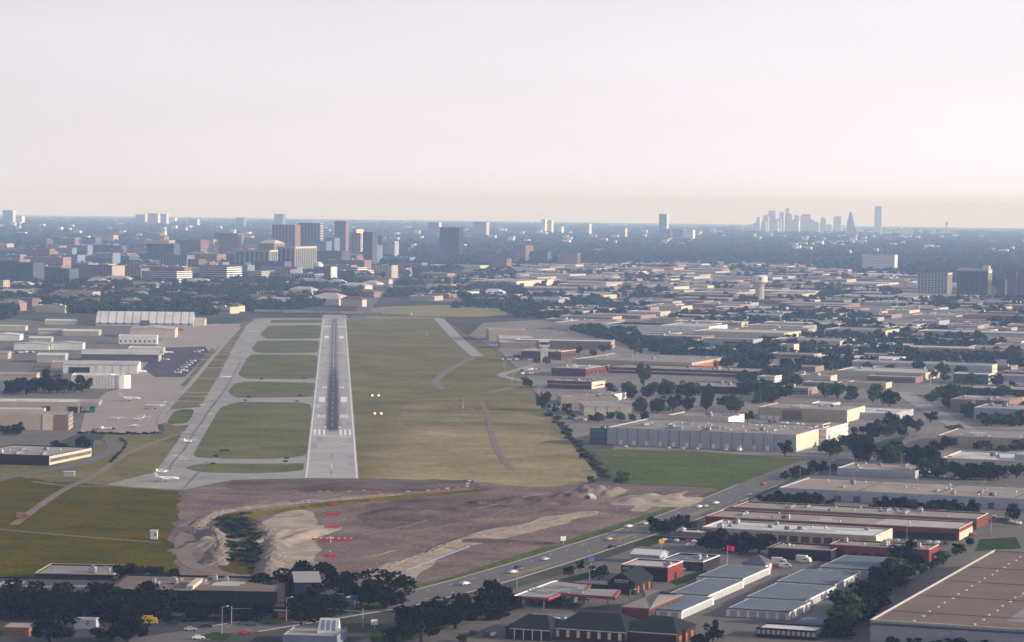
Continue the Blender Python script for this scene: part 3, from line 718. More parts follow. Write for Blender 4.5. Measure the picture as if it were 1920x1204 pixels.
t = bl('broad white-roofed warehouse at the right edge above dark trees', 1767, 858, 2030, 8, 55, 'beige', 'roof_white', units=5, cope='white', fr=[('panels', 12, 'tan')])
MB().box(t['L'] * .5, 8, 7.4, t['L'] * .8, 26, 11).build('penthouse', 'grey', t)
bl('tan building with one dark glass bay at the right edge', 1757, 816, 2000, 7.5, 70, 'tan', 'roof_taupe', units=10, fr=[('stripe', 'glass', 1.2, 6, .03, .16, 'window'), ('panels', 12, 'brown')])
# ---- the long pale warehouse beside the airfield
t = bl('long pale warehouse with speckled roof beside the green field', 1138, 801, 1492, 11.2, 88, 'palegrey', 'roof_taupe', units=46, kinds=('skylight', 'vent', 'skylight', 'ac'), fr=[('panels', 18, 'slate'), ('doors', 13, 'white', 2.2, 3.2)], sd=[('stripe', 'cream', 1, 11)])  # cream side stripe paints the end wall as sunlit
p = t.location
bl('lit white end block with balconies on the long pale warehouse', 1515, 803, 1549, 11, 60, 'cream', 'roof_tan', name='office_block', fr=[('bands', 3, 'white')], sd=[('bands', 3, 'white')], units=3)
bl('raised rear hall with white end behind the long pale warehouse', 1252, 778, 1365, 13.5, 40, 'beige', 'roof_taupe', name='rear_hall', sd=[('stripe', 'white', 2, 13.4)], units=4)  # white stripe is painted sunlight on the right side
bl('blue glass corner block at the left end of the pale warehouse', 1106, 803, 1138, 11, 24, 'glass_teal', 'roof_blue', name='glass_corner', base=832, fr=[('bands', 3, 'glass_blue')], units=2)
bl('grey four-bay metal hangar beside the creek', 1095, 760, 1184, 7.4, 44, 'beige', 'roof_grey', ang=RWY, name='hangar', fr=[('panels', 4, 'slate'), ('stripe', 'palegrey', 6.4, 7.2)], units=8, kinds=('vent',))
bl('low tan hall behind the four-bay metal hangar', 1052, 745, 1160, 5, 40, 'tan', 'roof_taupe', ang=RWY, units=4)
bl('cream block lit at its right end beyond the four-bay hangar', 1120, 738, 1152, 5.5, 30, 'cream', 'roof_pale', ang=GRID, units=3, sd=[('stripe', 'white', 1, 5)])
# ---- red brick offices by the tower
bl('red-brick hall with white parapet nearest the control tower road', 1034, 689, 1098, 7.4, 70, 'brick', 'roof_pale', name='brick_office', units=8, cope='palegrey', fr=[('win', 8, 1, 'glass', .5, 1, 5)], sd=[('win', 6, 1, 'glass', .5, 1, 5)])
bl('long single-storey red-brick office with white window strip', 1140, 688, 1412, 5.5, 60, 'brick', 'roof_taupe', name='brick_office', units=10, fr=[('stripe', 'white', 2.4, 3.0), ('stripe', 'glass', .8, 2.3, .02, .98, 'window_strip')])
bl('two-tier red-brick office with a lit white end', 1026, 713, 1109, 6.6, 36, 'brick', 'roof_grey', name='brick_office', units=10, fr=[('stripe', 'palegrey', 3.5, 4.1), ('win', 12, 1, 'glass', .55, .5, 3.3)], sd=[('stripe', 'cream', .3, 6.4), ('stripe', 'glass', 2.2, 3.2, .1, .9, 'window_strip')])  # cream end stripe paints sunlight over the brick
bl('wide flat tan roof of the hall behind the brick offices', 1074, 673, 1297, 8.5, 130, 'tan', 'roof_taupe', units=9, sd=[('stripe', 'orange', .5, 6)])
bl('tan-roofed building showing a dark front among trees, right of centre', 1268, 722, 1385, 6, 60, 'darkbrown', 'roof_taupe', units=9)
bl('small white stepped office with balconies in the trees', 1420, 705, 1452, 8, 24, 'palegrey', 'roof_pale', name='office_block', fr=[('bands', 3, 'white')], sd=[('bands', 3, 'white')], units=1)
t = bl('curved brick terminal beside the control tower', 977, 657, 1052, 8.5, 46, 'brick', 'roof_pale', name='terminal', cope='white', units=2, fr=[('win', 12, 1, 'glass', .55, .8, 7)], sd=[('win', 9, 1, 'glass', .5, .8, 7)])
bl('low tan forecourt wing with pale roof in front of the terminal', 962, 664, 1012, 3.6, 30, 'tan', 'roof_pale', name='terminal_wing', fr=[('doors', 6, 'brick', 5, 2.6)])
bl('long hangar with white roof edge behind the control tower', 966, 637, 1146, 9, 42, 'brown', 'roof_white', name='hangar', cope='white', ang=math.radians(-7), sd=[('win', 4, 2, 'cream', .5, 1, 8)])
bl('slim white-roofed hangar left of the control tower', 938, 641, 1004, 7, 34, 'rose', 'roof_white', ang=RWY, name='hangar', cope='white')
bl('wide tan hangar beyond the slim white-roofed hangar', 917, 619, 995, 12, 70, 'tan', 'roof_tan', ang=RWY, name='hangar')
bl('pale grey double hangar beyond the control tower', 935, 631, 1000, 8, 36, 'palegrey', 'roof_pale', ang=RWY, name='hangar', fr=[('stripe', 'white', 6, 7.8)])
bl('long grey-roofed warehouse far behind the control tower', 1040, 604, 1240, 9, 90, 'beige', 'roof_taupe', fr=[('stripe', 'white', 6, 8.6)])
bl('long white-fronted warehouse behind the trees right of the tower', 1130, 607, 1330, 9, 80, 'white', 'roof_pale')
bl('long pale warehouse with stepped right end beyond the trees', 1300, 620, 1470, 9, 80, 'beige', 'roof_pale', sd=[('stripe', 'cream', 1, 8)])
t = bl('grey office with two rows of ribbon windows in the trees', 1320, 634, 1412, 12, 40, 'grey', 'roof_grey', name='office_block', fr=[('stripe', 'glass', 3, 5, .4, .98, 'window_strip'), ('stripe', 'glass', 7, 9, .4, .98, 'window_strip')])
bl('pale square block beside the ribbon-windowed grey office', 1462, 645, 1488, 12, 22, 'beige', 'roof_grey', name='office_block', sd=[('stripe', 'cream', .5, 11.5)])
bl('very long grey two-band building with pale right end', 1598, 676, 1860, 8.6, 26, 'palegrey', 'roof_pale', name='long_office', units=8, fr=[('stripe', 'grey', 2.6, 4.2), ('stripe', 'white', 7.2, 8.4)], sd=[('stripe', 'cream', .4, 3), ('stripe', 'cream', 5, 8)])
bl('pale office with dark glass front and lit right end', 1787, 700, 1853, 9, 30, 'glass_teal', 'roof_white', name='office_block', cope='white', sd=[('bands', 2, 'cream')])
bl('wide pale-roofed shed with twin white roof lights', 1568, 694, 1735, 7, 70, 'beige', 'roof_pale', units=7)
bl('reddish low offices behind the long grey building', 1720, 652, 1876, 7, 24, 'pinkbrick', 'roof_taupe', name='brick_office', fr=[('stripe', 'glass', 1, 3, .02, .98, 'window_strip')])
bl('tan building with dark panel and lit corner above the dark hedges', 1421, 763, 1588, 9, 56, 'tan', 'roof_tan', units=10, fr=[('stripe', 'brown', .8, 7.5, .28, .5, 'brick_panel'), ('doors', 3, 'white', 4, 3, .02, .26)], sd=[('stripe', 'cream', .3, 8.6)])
bl('low white flat building behind the lit tan corner', 1585, 772, 1680, 5, 60, 'palegrey', 'roof_white', units=2)
bl('small white rooftop hall behind the tan building', 1520, 756, 1560, 8, 26, 'white', 'roof_white')
bl('brown block with two lit cream pilasters near the right edge', 1782, 748, 1892, 10, 60, 'brown', 'roof_taupe', units=6, fr=[('stripe', 'cream', .5, 9.5, .36, .43), ('stripe', 'cream', .5, 9.5, .9, .99)])
bl('grey building with blue-tinted window bays at the right edge', 1826, 764, 2000, 10, 50, 'grey', 'roof_grey', units=8, fr=[('win', 8, 1, 'glass_blue', .6, .8, 6)])
bl('low building with dark red front near the right edge', 1806, 727, 1980, 6.5, 50, 'darkbrown', 'roof_tan', units=6, fr=[('stripe', 'darkred', 1, 4.4)])
bl('long pale terrace of warehouses with teal eaves, right edge', 1720, 620, 2000, 8, 60, 'beige', 'roof_pale', fr=[('stripe', 'bluegrey', 6.4, 7.8)])
bl('rose-roofed shed row behind the long pale terrace', 1805, 590, 2000, 9, 90, 'pinkbrick', 'roof_red')
bl('long grey warehouse with lit end, mid right', 1545, 617, 1660, 8, 80, 'tan', 'roof_taupe', sd=[('stripe', 'cream', .5, 7.5)])
bl('long low tan warehouse left of the tree belt, mid right', 1445, 636, 1575, 8, 70, 'beige', 'roof_taupe')

# ---- storage units (grey metal roofs, white doors down the right side)
def storage(label, x0, y, x1, yr, n):
    t = bl(label, x0, y, x1, 3.0, None, 'white', 'roof_blue', name='storage_unit', rear=yr, par=.02, group=None)
    facade(t, 'r', ('doors', n, 'palegrey', t['D'] / n * .78, 2.5), t['L'], t['D'], 3.0)
    facade(t, 'f', ('doors', max(3, int(t['L'] / 4)), 'palegrey', 2.8, 2.5), t['L'], t['D'], 3.0)
    MB().box(-.3, -.4, 2.98, t['L'] + .3, .5, 3.35).build('eave', 'slate', t)
    k = max(6, int(t['L'] / 4)); rib = MB().box(-.06, .5, 0, .06, t['D'], .06).mesh('roof_rib', 'roof_blue')
    for i in range(k): link('roof_rib', rib, t, (t['L'] * (i + .5) / k, 0, 2.96))
storage('nearest storage block of the short left row, low grey roof', 1211, 1142, 1278, 1115, 9)
storage('middle storage block of the short left row, low grey roof', 1252, 1113, 1327, 1083, 9)
storage('farthest storage block of the short left row, below the flagpole', 1306, 1081, 1392, 1058, 8)
storage('nearest storage block of the long right row, low grey roof', 1362, 1141, 1480, 1121, 6)
storage('second storage block from the front in the long right row', 1396, 1120, 1510, 1092, 10)
storage('third storage block from the front in the long right row', 1453, 1091, 1563, 1066, 10)
storage('farthest storage block of the long right row, beside the brick hall', 1533, 1064, 1652, 1040, 8)
# ---- shops along the road
bl('red brick shop with pale roof and white sign panel', 1165, 1058, 1252, 6.5, 22, 'redbrick', 'roof_pale', name='shop', cope='white', units=2, fr=[('stripe', 'darkbrown', .2, 5.6), ('stripe', 'white', 4.3, 5.6, .04, .2, 'sign_panel')], sd=[('doors', 1, 'darkbrown', 3, 3)])
bl('long low shop with slate roof and white eaves beyond the brick shop', 1240, 1049, 1318, 4.2, 26, 'darkbrown', 'roof_blue', name='shop', cope='white', units=3, fr=[('doors', 6, 'glass', 2.6, 2.6)])
gable('white tunnel-roofed shed behind the red brick shop', 1183, 1039, 1237, 3.6, 12, 1.6, 'palegrey', 'roof_white', name='shed')
t = gable('dark brick shop with peaked gable front and white lettering', 1140, 1092, 1190, 4.4, 24, 4.2, 'darkbrown', 'roof_green', along='y', name='gable_shop', base=None, sd=[('doors', 3, 'orange', 2, 3)])
mb = MB(); x = t['L'] * .25; r = random.Random(3)
while x < t['L'] * .74:
    w = r.choice((.45, .6, .75)); mb.box(x, -.14, 5.0, x + .14, -.04, 5.9); mb.box(x + w - .14, -.14, 5.0, x + w, -.04, 5.9)
    q = r.choice((5.0, 5.4, 5.76)); mb.box(x, -.14, q, x + w, -.05, q + .14); x += w + .22
mb.box(t['L'] * .25, -.14, 4.5, t['L'] * .74, -.04, 4.62)
mb.build('sign_lettering', 'white', t)
MB().box(-11, 1, 0, 0, 10, 3.2).build('side_wing', 'darkbrown', t); MB().box(-11.3, .7, 3.2, .2, 10.3, 3.5).build('wing_roof', 'roof_grey', t)
gable('brick shop with taupe hipped roof and red trim below the storage units', 1166, 1138, 1217, 4.5, 42, 4, 'brick', 'roof_taupe', name='hipped_shop', hip=9, fr=[('stripe', 'darkred', 3.7, 4.3)], sd=[('win', 6, 1, 'glass', .5, .6, 4)])
bl('low grey-roofed shop with dark front behind the roadside black trees', 1257, 996, 1318, 4.2, 14, 'darkbrown', 'roof_pale', name='shop', units=4, fr=[('stripe', 'palegrey', 1.6, 2.0), ('stripe', 'brown', 2.2, 4.0)])
gable('small house with dark purple hipped roof below the black trees', 1393, 1056, 1434, 3.4, 12, 3.4, 'rose', 'slate', name='small_house', hip=5, sd=[('win', 2, 1, 'white', .5, .5, 3)])
# filling-station canopy: an L of grey roof with a red edge on posts
def canopy():
    ztop = 5.6
    px = [(962, 1117), (1028, 1121), (1051, 1112), (1152, 1119), (1163, 1106), (1100, 1104), (1108, 1095), (1087, 1093), (1060, 1090), (1046, 1088), (1035, 1090)]
    w = [U(x, y, ztop) for x, y in px]; o = w[0]; pts = [(p.x - o.x, p.y - o.y) for p in w]
    t = thing('fuel_canopy', 'L-shaped filling station canopy with red edge and cluttered grey roof', 'canopy', (o.x, o.y, 0))
    MB().prism(pts, ztop - 1.0, ztop - .35).build('roof', 'roof_grey', t)
    n = len(pts)
    for i in range(n):
        a = Vector(pts[i]); b = Vector(pts[(i + 1) % n]); d = (b - a); ln = d.length
        m = 'white' if i in (9, 10, 4) else 'darkred'
        MB().box(0, -.15, ztop - 1.15, ln, .2, ztop).build('fascia', m, t, (*a, 0), math.atan2(d.y, d.x))
        if i < 4: MB().box(.2, -.22, ztop - .62, ln - .2, -.15, ztop - .4).build('light_strip', 'rose', t, (*a, 0), math.atan2(d.y, d.x))
    r = random.Random(5)
    for i in range(18):
        q = U(r.uniform(1000, 1085), r.uniform(1098, 1112), ztop); link('roof_unit', unit_mesh('duct'), t, (q.x - o.x, q.y - o.y, ztop - .35), r.uniform(-.4, .1), (.5, .6, .4))
    for x, y in [(980, 1116), (1020, 1117), (1055, 1109), (1095, 1111), (1140, 1113), (1050, 1096), (1010, 1104)]:
        q = U(x, y, ztop); MB().box(q.x - o.x - .25, q.y - o.y - .25, -.2, q.x - o.x + .25, q.y - o.y + .25, ztop - 1).build('post', 'grey', t)
    foot(Vector((o.x - 5, o.y - 5, 0)), 0, 45, 50)
canopy()
bl('small grocery behind the filling station posts', 985, 1120, 1060, 3.4, 16, 'slate', 'roof_grey', name='kiosk', base=1132, fr=[('doors', 4, 'glass', 2.5, 2.4)])
# brick surgery with dark mansard roofs along the bottom edge
t = gable('brick building with dark mansard roof and white-shaded windows, bottom edge', 1036, 1176, 1172, 4.6, 26, 4.2, 'darkbrick', 'roof_green', name='mansard_shop', hip=6, fr=[('stripe', 'white', 4.1, 4.5), ('win', 7, 1, 'cream', .3, .6, 4.6)])
gable('dark mansard wing with white porch posts, bottom edge', 948, 1176, 1032, 4.2, 20, 3.6, 'darkbrown', 'roof_green', name='mansard_shop', hip=5, fr=[('stripe', 'white', 3.7, 4.1, .1, .98), ('panels', 5, 'white')])
gable('right-hand mansard building with lit orange brick end, bottom edge', 1176, 1182, 1268, 4.6, 24, 4.0, 'darkbrick', 'roof_green', name='mansard_shop', hip=5, sd=[('doors', 3, 'orange', 3, 3.2)], fr=[('stripe', 'white', 4.1, 4.5)])  # orange side panels paint the sunlit brick of the right end
bl('flat grey-roofed rear wing behind the mansard roofs', 960, 1166, 1050, 4.4, 24, 'palegrey', 'roof_pale', name='rear_wing', units=4)
bl('low dark workshop with white window row near the bottom edge', 1418, 1176, 1530, 3.6, 14, 'darkbrown', 'roof_white', name='workshop', fr=[('win', 12, 1, 'palegrey', .7, .8, 3.4)])
bl('blue-grey metal shed in tree shade beside the storage units', 1492, 1166, 1545, 3.2, 30, 'bluegrey', 'roof_blue', name='shed', par=.02)
# ---- foreground left
t = bl('long dark store with brown roof and white rooftop units, bottom left', 200, 1104, 520, 8, 44, 'darkbrown', 'roof_brown', name='store', ang=math.radians(-3), units=9, kinds=('ac',), cope='darkbrown', fr=[('stripe', 'black', .3, 4.5)])  # black front band paints the deep shade on this wall
MB().box(t['L'] * .14, -.4, 7.9, t['L'] * .5, .6, 8.4).build('painted_lit_parapet', 'palegrey', t)  # pale strip paints the sunlit line along the parapet
MB().box(t['L'] * .46, 2, 8, t['L'] * .5, 26, 9.4).build('roof_wall', 'sand', t)
bl('low grey-roofed plant building by the near field', 66, 1074, 213, 5, 30, 'darkbrown', 'roof_taupe', name='plant_building', ang=math.radians(-3), units=4, cope='sand')
bl('dark store left wing behind the black trees', -60, 1106, 190, 7, 40, 'darkbrown', 'roof_dark', name='store', ang=math.radians(-3))
t = gable('narrow blue two-storey house with grey roof among dark trees', 553, 1092, 600, 9, 16, 3, 'blue', 'roof_grey', name='blue_house', along='x', ang=math.radians(10))
MB().add([(2, -3.2, 3.0), (t['L'] + 2, -3.2, 3.0), (t['L'] + 2, 0, 4.2), (2, 0, 4.2), (2, -3.2, 2.8), (t['L'] + 2, -3.2, 2.8), (t['L'] + 2, 0, 4.0), (2, 0, 4.0)], [(0, 1, 2, 3), (7, 6, 5, 4), (0, 4, 5, 1), (1, 5, 6, 2), (3, 7, 4, 0)]).build('awning', 'green', t)
for x in (2.3, t['L'] * .5, t['L'] + 1.7): MB().box(x - .1, -3.1, -.5, x + .1, -2.9, 2.9).build('awning_post', 'white', t)
t = bl('storefront with orange panel and white awning under dark trees', 510, 1138, 548, 4.5, 14, 'darkbrown', 'roof_dark', name='storefront', ang=math.radians(-3), fr=[('stripe', 'orange', .3, 3, .3, .7, 'door_panel'), ('stripe', 'white', 3.1, 3.5, .1, 1, 'awning_edge')])
t = bl('grey flat-roofed shop below the white prism skylight, bottom edge', 530, 1190, 632, 4, 22, 'bluegrey', 'roof_grey', name='shop', ang=math.radians(-6), units=0)
def prism_skylight(t):
    x0, x1, y0, y1, z0, z1 = t['L'] * .55, t['L'] * .94, 9, 15, 3.4, 8.6
    MB().add([(x0, y0, z0), (x1, y0, z0), (x1, y1, z0), (x0, y1, z0), (x0 + .6, (y0 + y1) / 2, z1), (x1, (y0 + y1) / 2, z1)], [(0, 1, 5, 4), (2, 3, 4, 5), (1, 2, 5), (3, 0, 4)]).build('prism_skylight', 'white', t)
    for k in range(3):
        a = x0 + (x1 - x0) * (.16 + .26 * k); b = a + (x1 - x0) * .16
        f = lambda x, s: (x, y0 + (y1 - y0) / 2 * s - .06, z0 + (z1 - z0) * s + .05)
        MB().add([f(a, .2), f(b, .2), f(b, .85), f(a, .85)], [(0, 1, 2, 3)]).build('pane', 'bluegrey', t)
prism_skylight(t)
t = bl('white box trailer with dark marks parked by the bottom edge', 139, 1161, 180, 3.6, 6, 'palegrey', 'roof_grey', name='box_trailer', ang=math.radians(-3), par=.02, cat='trailer')
for x in (1.2, 4.6): MB().box(x, -.06, 2.7, x + .8, -.01, 2.95).build('vent_slot', 'black', t)
MB().add([(4.0, -.06, 2.2), (5.6, -.06, 2.2), (4.9, -.06, 1.3)], [(0, 2, 1)]).build('emblem', 'slate', t)
bl('reddish-brown hut with grey roof at the bottom left corner', 5, 1176, 54, 3.2, 12, 'rust', 'roof_grey', name='hut', ang=math.radians(-3), par=.1)
# ---- hangars and offices left of the taxiway
t = gable('white hangar with eleven roof bays along the far apron', 180, 605, 362, 7, 50, 13, 'palegrey', 'roof_white', ang=RWY, name='hangar', base=611, ribs=12, fr=[('win', 12, 1, 'glass', .35, 1.5, 5), ('stripe', 'slate', .4, 7.2, .46, .55, 'hangar_door')])
gable('annex on the right end of the eleven-bay hangar', 365, 601, 384, 6, 44, 2.5, 'cream', 'roof_pale', ang=RWY, name='hangar', base=611)
gable('tan low-gabled hangar in front of the eleven-bay hangar', 243, 617, 328, 8, 60, 2, 'sand', 'roof_pale', ang=RWY, along='y', name='hangar', base=633)
bl('white two-storey office with a row of square windows by the apron', 222, 629, 294, 9, 26, 'white', 'roof_white', ang=RWY, name='office_block', base=645, fr=[('win', 8, 1, 'glass', .3, 1.2, 5)])
gable('long hangar with olive-grey roof and open bays at its right end', 152, 664, 297, 7, 50, 3.5, 'slate', 'roof_pale', ang=RWY, name='hangar', sd=[('doors', 3, 'cream', 9, 6)])
bl('pale connector roof with cream pillars beside the dark apron', 240, 652, 306, 7, 36, 'cream', 'roof_white', ang=RWY, name='hangar', sd=[('panels', 5, 'slate')])
gable('white-roofed hangar with dark wide door behind the black trees', 118, 683, 258, 8, 44, 2.2, 'white', 'roof_pale', ang=RWY, name='hangar', fr=[('stripe', 'black', .3, 5.5, .08, .36, 'hangar_door'), ('panels', 9, 'tan')])
bl('white flat annex on top of the dark-door hangar', 96, 678, 216, 6, 24, 'tan', 'roof_white', ang=RWY, name='hangar')
t = bl('pale ribbed hangar with rounded white corner by the apron', 134, 703, 228, 11, 30, 'white', 'roof_white', ang=RWY, name='hangar', fr=[('panels', 16, 'tan')])
q = MB().lathe([(9, -1), (9, 11), (8.4, 11.2), (8.4, 10.4)], 24).build('rounded_corner', 'white', t, (t['L'] - 2, 8.5, 0))
for k in range(5):
    a = -1.2 + k * .5; MB().box(-.12, -.12, 0, .12, .12, 11.1).build('pilaster', 'grey', q, (9.05 * math.cos(a), 9.05 * math.sin(a), 0))
t = bl('broad white-roofed hangar with tan fascia and dark openings', -60, 752, 148, 8, 36, 'tan', 'roof_white', ang=RWY, name='hangar', fr=[('stripe', 'black', .2, 4.6, .66, .74, 'opening'), ('stripe', 'black', .2, 4.6, .9, .99, 'opening')])
MB().box(t['L'], 2, 4.8, t['L'] + 14, 34, 7.9).build('canopy', 'roof_grey', t)
for yv in (4, 18, 32): MB().box(t['L'] + 12.5, yv, -.5, t['L'] + 13, yv + .5, 4.8).build('post', 'grey', t)
MB().box(t['L'] + 7, 4, -.5, t['L'] + 11, 20, 3.6).build('green_screen', 'green', t)
bl('low white-roofed shed under the broad hangar', -60, 766, 82, 6, 16, 'sand', 'roof_white', ang=RWY, name='shed')
t = bl('tan windowless block with lit cream corner pier', -60, 776, 129, 10.5, 32, 'tan', 'roof_grey', ang=RWY, name='office_block', fr=[('stripe', 'cream', 0, 10.4, .74, .84, 'corner_pier'), ('stripe', 'brown', 0, 10.4, .86, .99, 'brick_panel')], sd=[('win', 6, 3, 'slate', .4, 1, 9.5), ('stripe', 'green', 9.4, 10.0)])
bl('wide low building with pale stained roof and window strip, left edge', -60, 849, 92, 6, 64, 'darkbrown', 'roof_grey', ang=math.radians(-14), name='office_block', units=9, kinds=('vent', 'ac'), sd=[('stripe', 'sand', .5, 5.6), ('stripe', 'slate', 2, 4, .02, .98, 'window_strip')])  # sand side stripe colours the right wall as if sunlit
for a in [('small white gabled hangar at the left edge', -20, 628, 37, 6, 36, 'white', 'roof_white'), ('pale gabled shed left of the round bush', 26, 645, 92, 6, 30, 'white', 'roof_pale'),
          ('pale gabled shed right of the round bush', 95, 644, 155, 6.5, 30, 'white', 'roof_pale'), ('white-roofed shed behind the two pale sheds', 54, 634, 96, 4.5, 24, 'palegrey', 'roof_white'),
          ('grey hangar with pale roof below the two pale sheds', 69, 666, 122, 7, 34, 'palegrey', 'roof_white'), ('brown-fronted hangar at the left edge below the sheds', -20, 662, 15, 6, 30, 'tan', 'roof_tan'),
          ('flat white shed far left, below the tree line', 84, 601, 142, 5, 22, 'beige', 'roof_white'), ('pale shed below the flat white shed', 71, 619, 120, 5, 30, 'beige', 'roof_pale'),
          ('long white-roofed open shed left of the eleven-bay hangar', 117, 621, 185, 5, 40, 'tan', 'roof_white'), ('long hut with tan roof at the left edge above the black trees', -40, 702, 68, 5, 30, 'tan', 'roof_tan'),
          ('pale-roofed hut far left under the tree line', -20, 612, 48, 5, 26, 'beige', 'roof_pale')]:
    gable(a[0], *a[1:6], 1.4, a[6], a[7], ang=RWY, name='shed', along='y' if 'gabled' in a[0] else 'x')

# ------------------------------------------------------------------ office towers beyond the airport
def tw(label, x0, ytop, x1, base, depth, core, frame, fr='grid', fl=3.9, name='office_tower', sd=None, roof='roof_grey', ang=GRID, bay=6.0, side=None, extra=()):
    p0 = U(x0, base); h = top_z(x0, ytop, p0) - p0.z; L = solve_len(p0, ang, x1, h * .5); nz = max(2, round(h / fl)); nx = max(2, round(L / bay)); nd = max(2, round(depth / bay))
    side = side or frame  # a paler side colour paints sunlight onto the right-hand faces
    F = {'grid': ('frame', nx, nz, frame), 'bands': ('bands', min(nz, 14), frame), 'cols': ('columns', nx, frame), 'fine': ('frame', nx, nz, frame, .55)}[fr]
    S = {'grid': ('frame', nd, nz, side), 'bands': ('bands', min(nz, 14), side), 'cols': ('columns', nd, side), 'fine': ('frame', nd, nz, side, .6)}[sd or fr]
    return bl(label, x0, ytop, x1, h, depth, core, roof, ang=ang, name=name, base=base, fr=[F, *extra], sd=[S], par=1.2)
tw('dark glass office slab at the left edge of the office district', -30, 491, 62, 532, 40, 'glass', 'slate', 'fine')
tw('brown gridded office with lit tan wing, left of the tree-lined offices', 134, 497, 210, 528, 50, 'glass', 'brown', 'fine', side='sand')
tw('plain brown block behind the lit tan wing', 226, 496, 262, 520, 30, 'brown', 'brown', 'fine')
tw('cream low office with bright pilasters in the trees, far left', 101, 546, 174, 564, 22, 'beige', 'cream', 'cols')
tw('rose brick apartment block at the left edge in the trees', -30, 558, 60, 574, 18, 'slate', 'pinkbrick', 'fine', fl=3.2, bay=4)
tw('cream office corner cut by the left edge', -30, 525, 6, 550, 20, 'slate', 'cream', 'grid')
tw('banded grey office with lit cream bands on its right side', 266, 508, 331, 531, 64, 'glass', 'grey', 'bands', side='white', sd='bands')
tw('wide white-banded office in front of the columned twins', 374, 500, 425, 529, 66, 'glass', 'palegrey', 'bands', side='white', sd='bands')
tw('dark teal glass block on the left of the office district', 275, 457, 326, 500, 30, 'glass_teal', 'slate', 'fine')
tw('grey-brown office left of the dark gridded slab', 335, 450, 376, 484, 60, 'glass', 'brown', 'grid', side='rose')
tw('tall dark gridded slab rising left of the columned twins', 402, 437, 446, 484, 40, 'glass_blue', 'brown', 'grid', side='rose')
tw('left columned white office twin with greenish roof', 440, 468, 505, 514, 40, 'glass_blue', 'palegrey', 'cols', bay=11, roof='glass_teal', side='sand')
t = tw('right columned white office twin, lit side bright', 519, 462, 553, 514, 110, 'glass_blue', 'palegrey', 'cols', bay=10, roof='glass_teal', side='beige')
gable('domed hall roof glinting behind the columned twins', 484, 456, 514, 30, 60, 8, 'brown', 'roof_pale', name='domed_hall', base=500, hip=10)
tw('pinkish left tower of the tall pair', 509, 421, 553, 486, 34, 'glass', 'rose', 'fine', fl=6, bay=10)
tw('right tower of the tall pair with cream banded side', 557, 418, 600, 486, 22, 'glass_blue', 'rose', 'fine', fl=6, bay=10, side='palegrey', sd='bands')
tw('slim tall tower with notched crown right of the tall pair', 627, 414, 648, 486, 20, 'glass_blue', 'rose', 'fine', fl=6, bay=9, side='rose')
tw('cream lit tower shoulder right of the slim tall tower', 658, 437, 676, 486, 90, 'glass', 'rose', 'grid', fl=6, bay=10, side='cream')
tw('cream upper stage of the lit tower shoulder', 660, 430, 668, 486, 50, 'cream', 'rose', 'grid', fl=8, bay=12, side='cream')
tw('dark glass tower half hidden behind the cream shoulder', 680, 435, 698, 505, 30, 'glass_blue', 'slate', 'fine', fl=6)
tw('long dark glass block below the slim tower', 579, 470, 640, 506, 50, 'glass', 'slate', 'fine', bay=8)
tw('brick office with rose grid at the end of the long dark block', 640, 479, 668, 506, 40, 'glass', 'pinkbrick', 'fine', bay=6)
tw('pale tower with stepped crown at the right of the office district', 718, 452, 740, 482, 30, 'palegrey', 'palegrey', 'fine')
tw('narrow dark slab beside the stepped pale tower', 709, 442, 716, 482, 26, 'glass', 'slate', 'fine')
tw('tan office with sunlit side below the columned twins', 464, 508, 490, 528, 60, 'slate', 'beige', 'bands', side='sand', sd='bands')
tw('dark low glass block in front of the columned twins', 508, 519, 532, 529, 70, 'glass', 'slate', 'fine')
tw('framed dark office with pale frame, centre of the district', 545, 513, 590, 529, 40, 'glass', 'palegrey', 'cols', bay=7)
tw('dark box office with white end wall in the district centre', 592, 500, 620, 528, 30, 'glass_blue', 'slate', 'fine', side='white')
tw('white-banded office steps at the right of the district', 622, 501, 670, 522, 50, 'glass', 'palegrey', 'bands', side='white', sd='bands')
tw('small white stepped block beside the banded steps', 672, 507, 690, 523, 30, 'slate', 'white', 'bands', sd='bands', side='white')
for (x, y) in ((596, 500),):
    q = U(x, 528); z = top_z(x, y + 2, q); o = MB().lathe([(9, 0), (9, 3), (8, 7), (5, 10), (.5, 11.5)], 18).build('white_dome', 'white', None, (q.x, q.y + 15, z), smooth=True); tag(o, 'white dome standing on the dark box office', 'dome')
tw('lone dark blue tower standing right of the office district', 823, 426, 860, 487, 34, 'glass_blue', 'darkframe', 'fine', fl=8, bay=9)
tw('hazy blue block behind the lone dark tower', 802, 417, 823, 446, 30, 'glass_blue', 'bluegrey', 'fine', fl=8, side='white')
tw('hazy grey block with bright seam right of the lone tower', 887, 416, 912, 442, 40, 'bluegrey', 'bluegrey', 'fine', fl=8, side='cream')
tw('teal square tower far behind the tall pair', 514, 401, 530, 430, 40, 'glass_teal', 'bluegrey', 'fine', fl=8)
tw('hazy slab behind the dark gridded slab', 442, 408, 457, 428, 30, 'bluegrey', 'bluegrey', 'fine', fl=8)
tw('dark slab left of the rose ribbed office', 962, 460, 985, 494, 60, 'glass', 'brown', 'fine', bay=8)
tw('dark blue low slab between brown slab and rose office', 989, 471, 1026, 494, 30, 'glass_blue', 'slate', 'fine', bay=8)
tw('rose ribbed office standing alone above the warehouses', 1046, 475, 1082, 498, 24, 'pinkbrick', 'rose', 'cols', bay=6)
bl('long cream warehouse wall glowing in the low sun', 880, 526, 968, 9, 210, 'tan', 'roof_tan', base=538, sd=[('stripe', 'cream', .5, 12)], fr=[('win', 9, 2, 'slate', .5, 1, 10)])  # cream stripe colours low sunlight into the long side wall
bl('white long roof right of the far street', 802, 546, 880, 7, 80, 'white', 'roof_white')
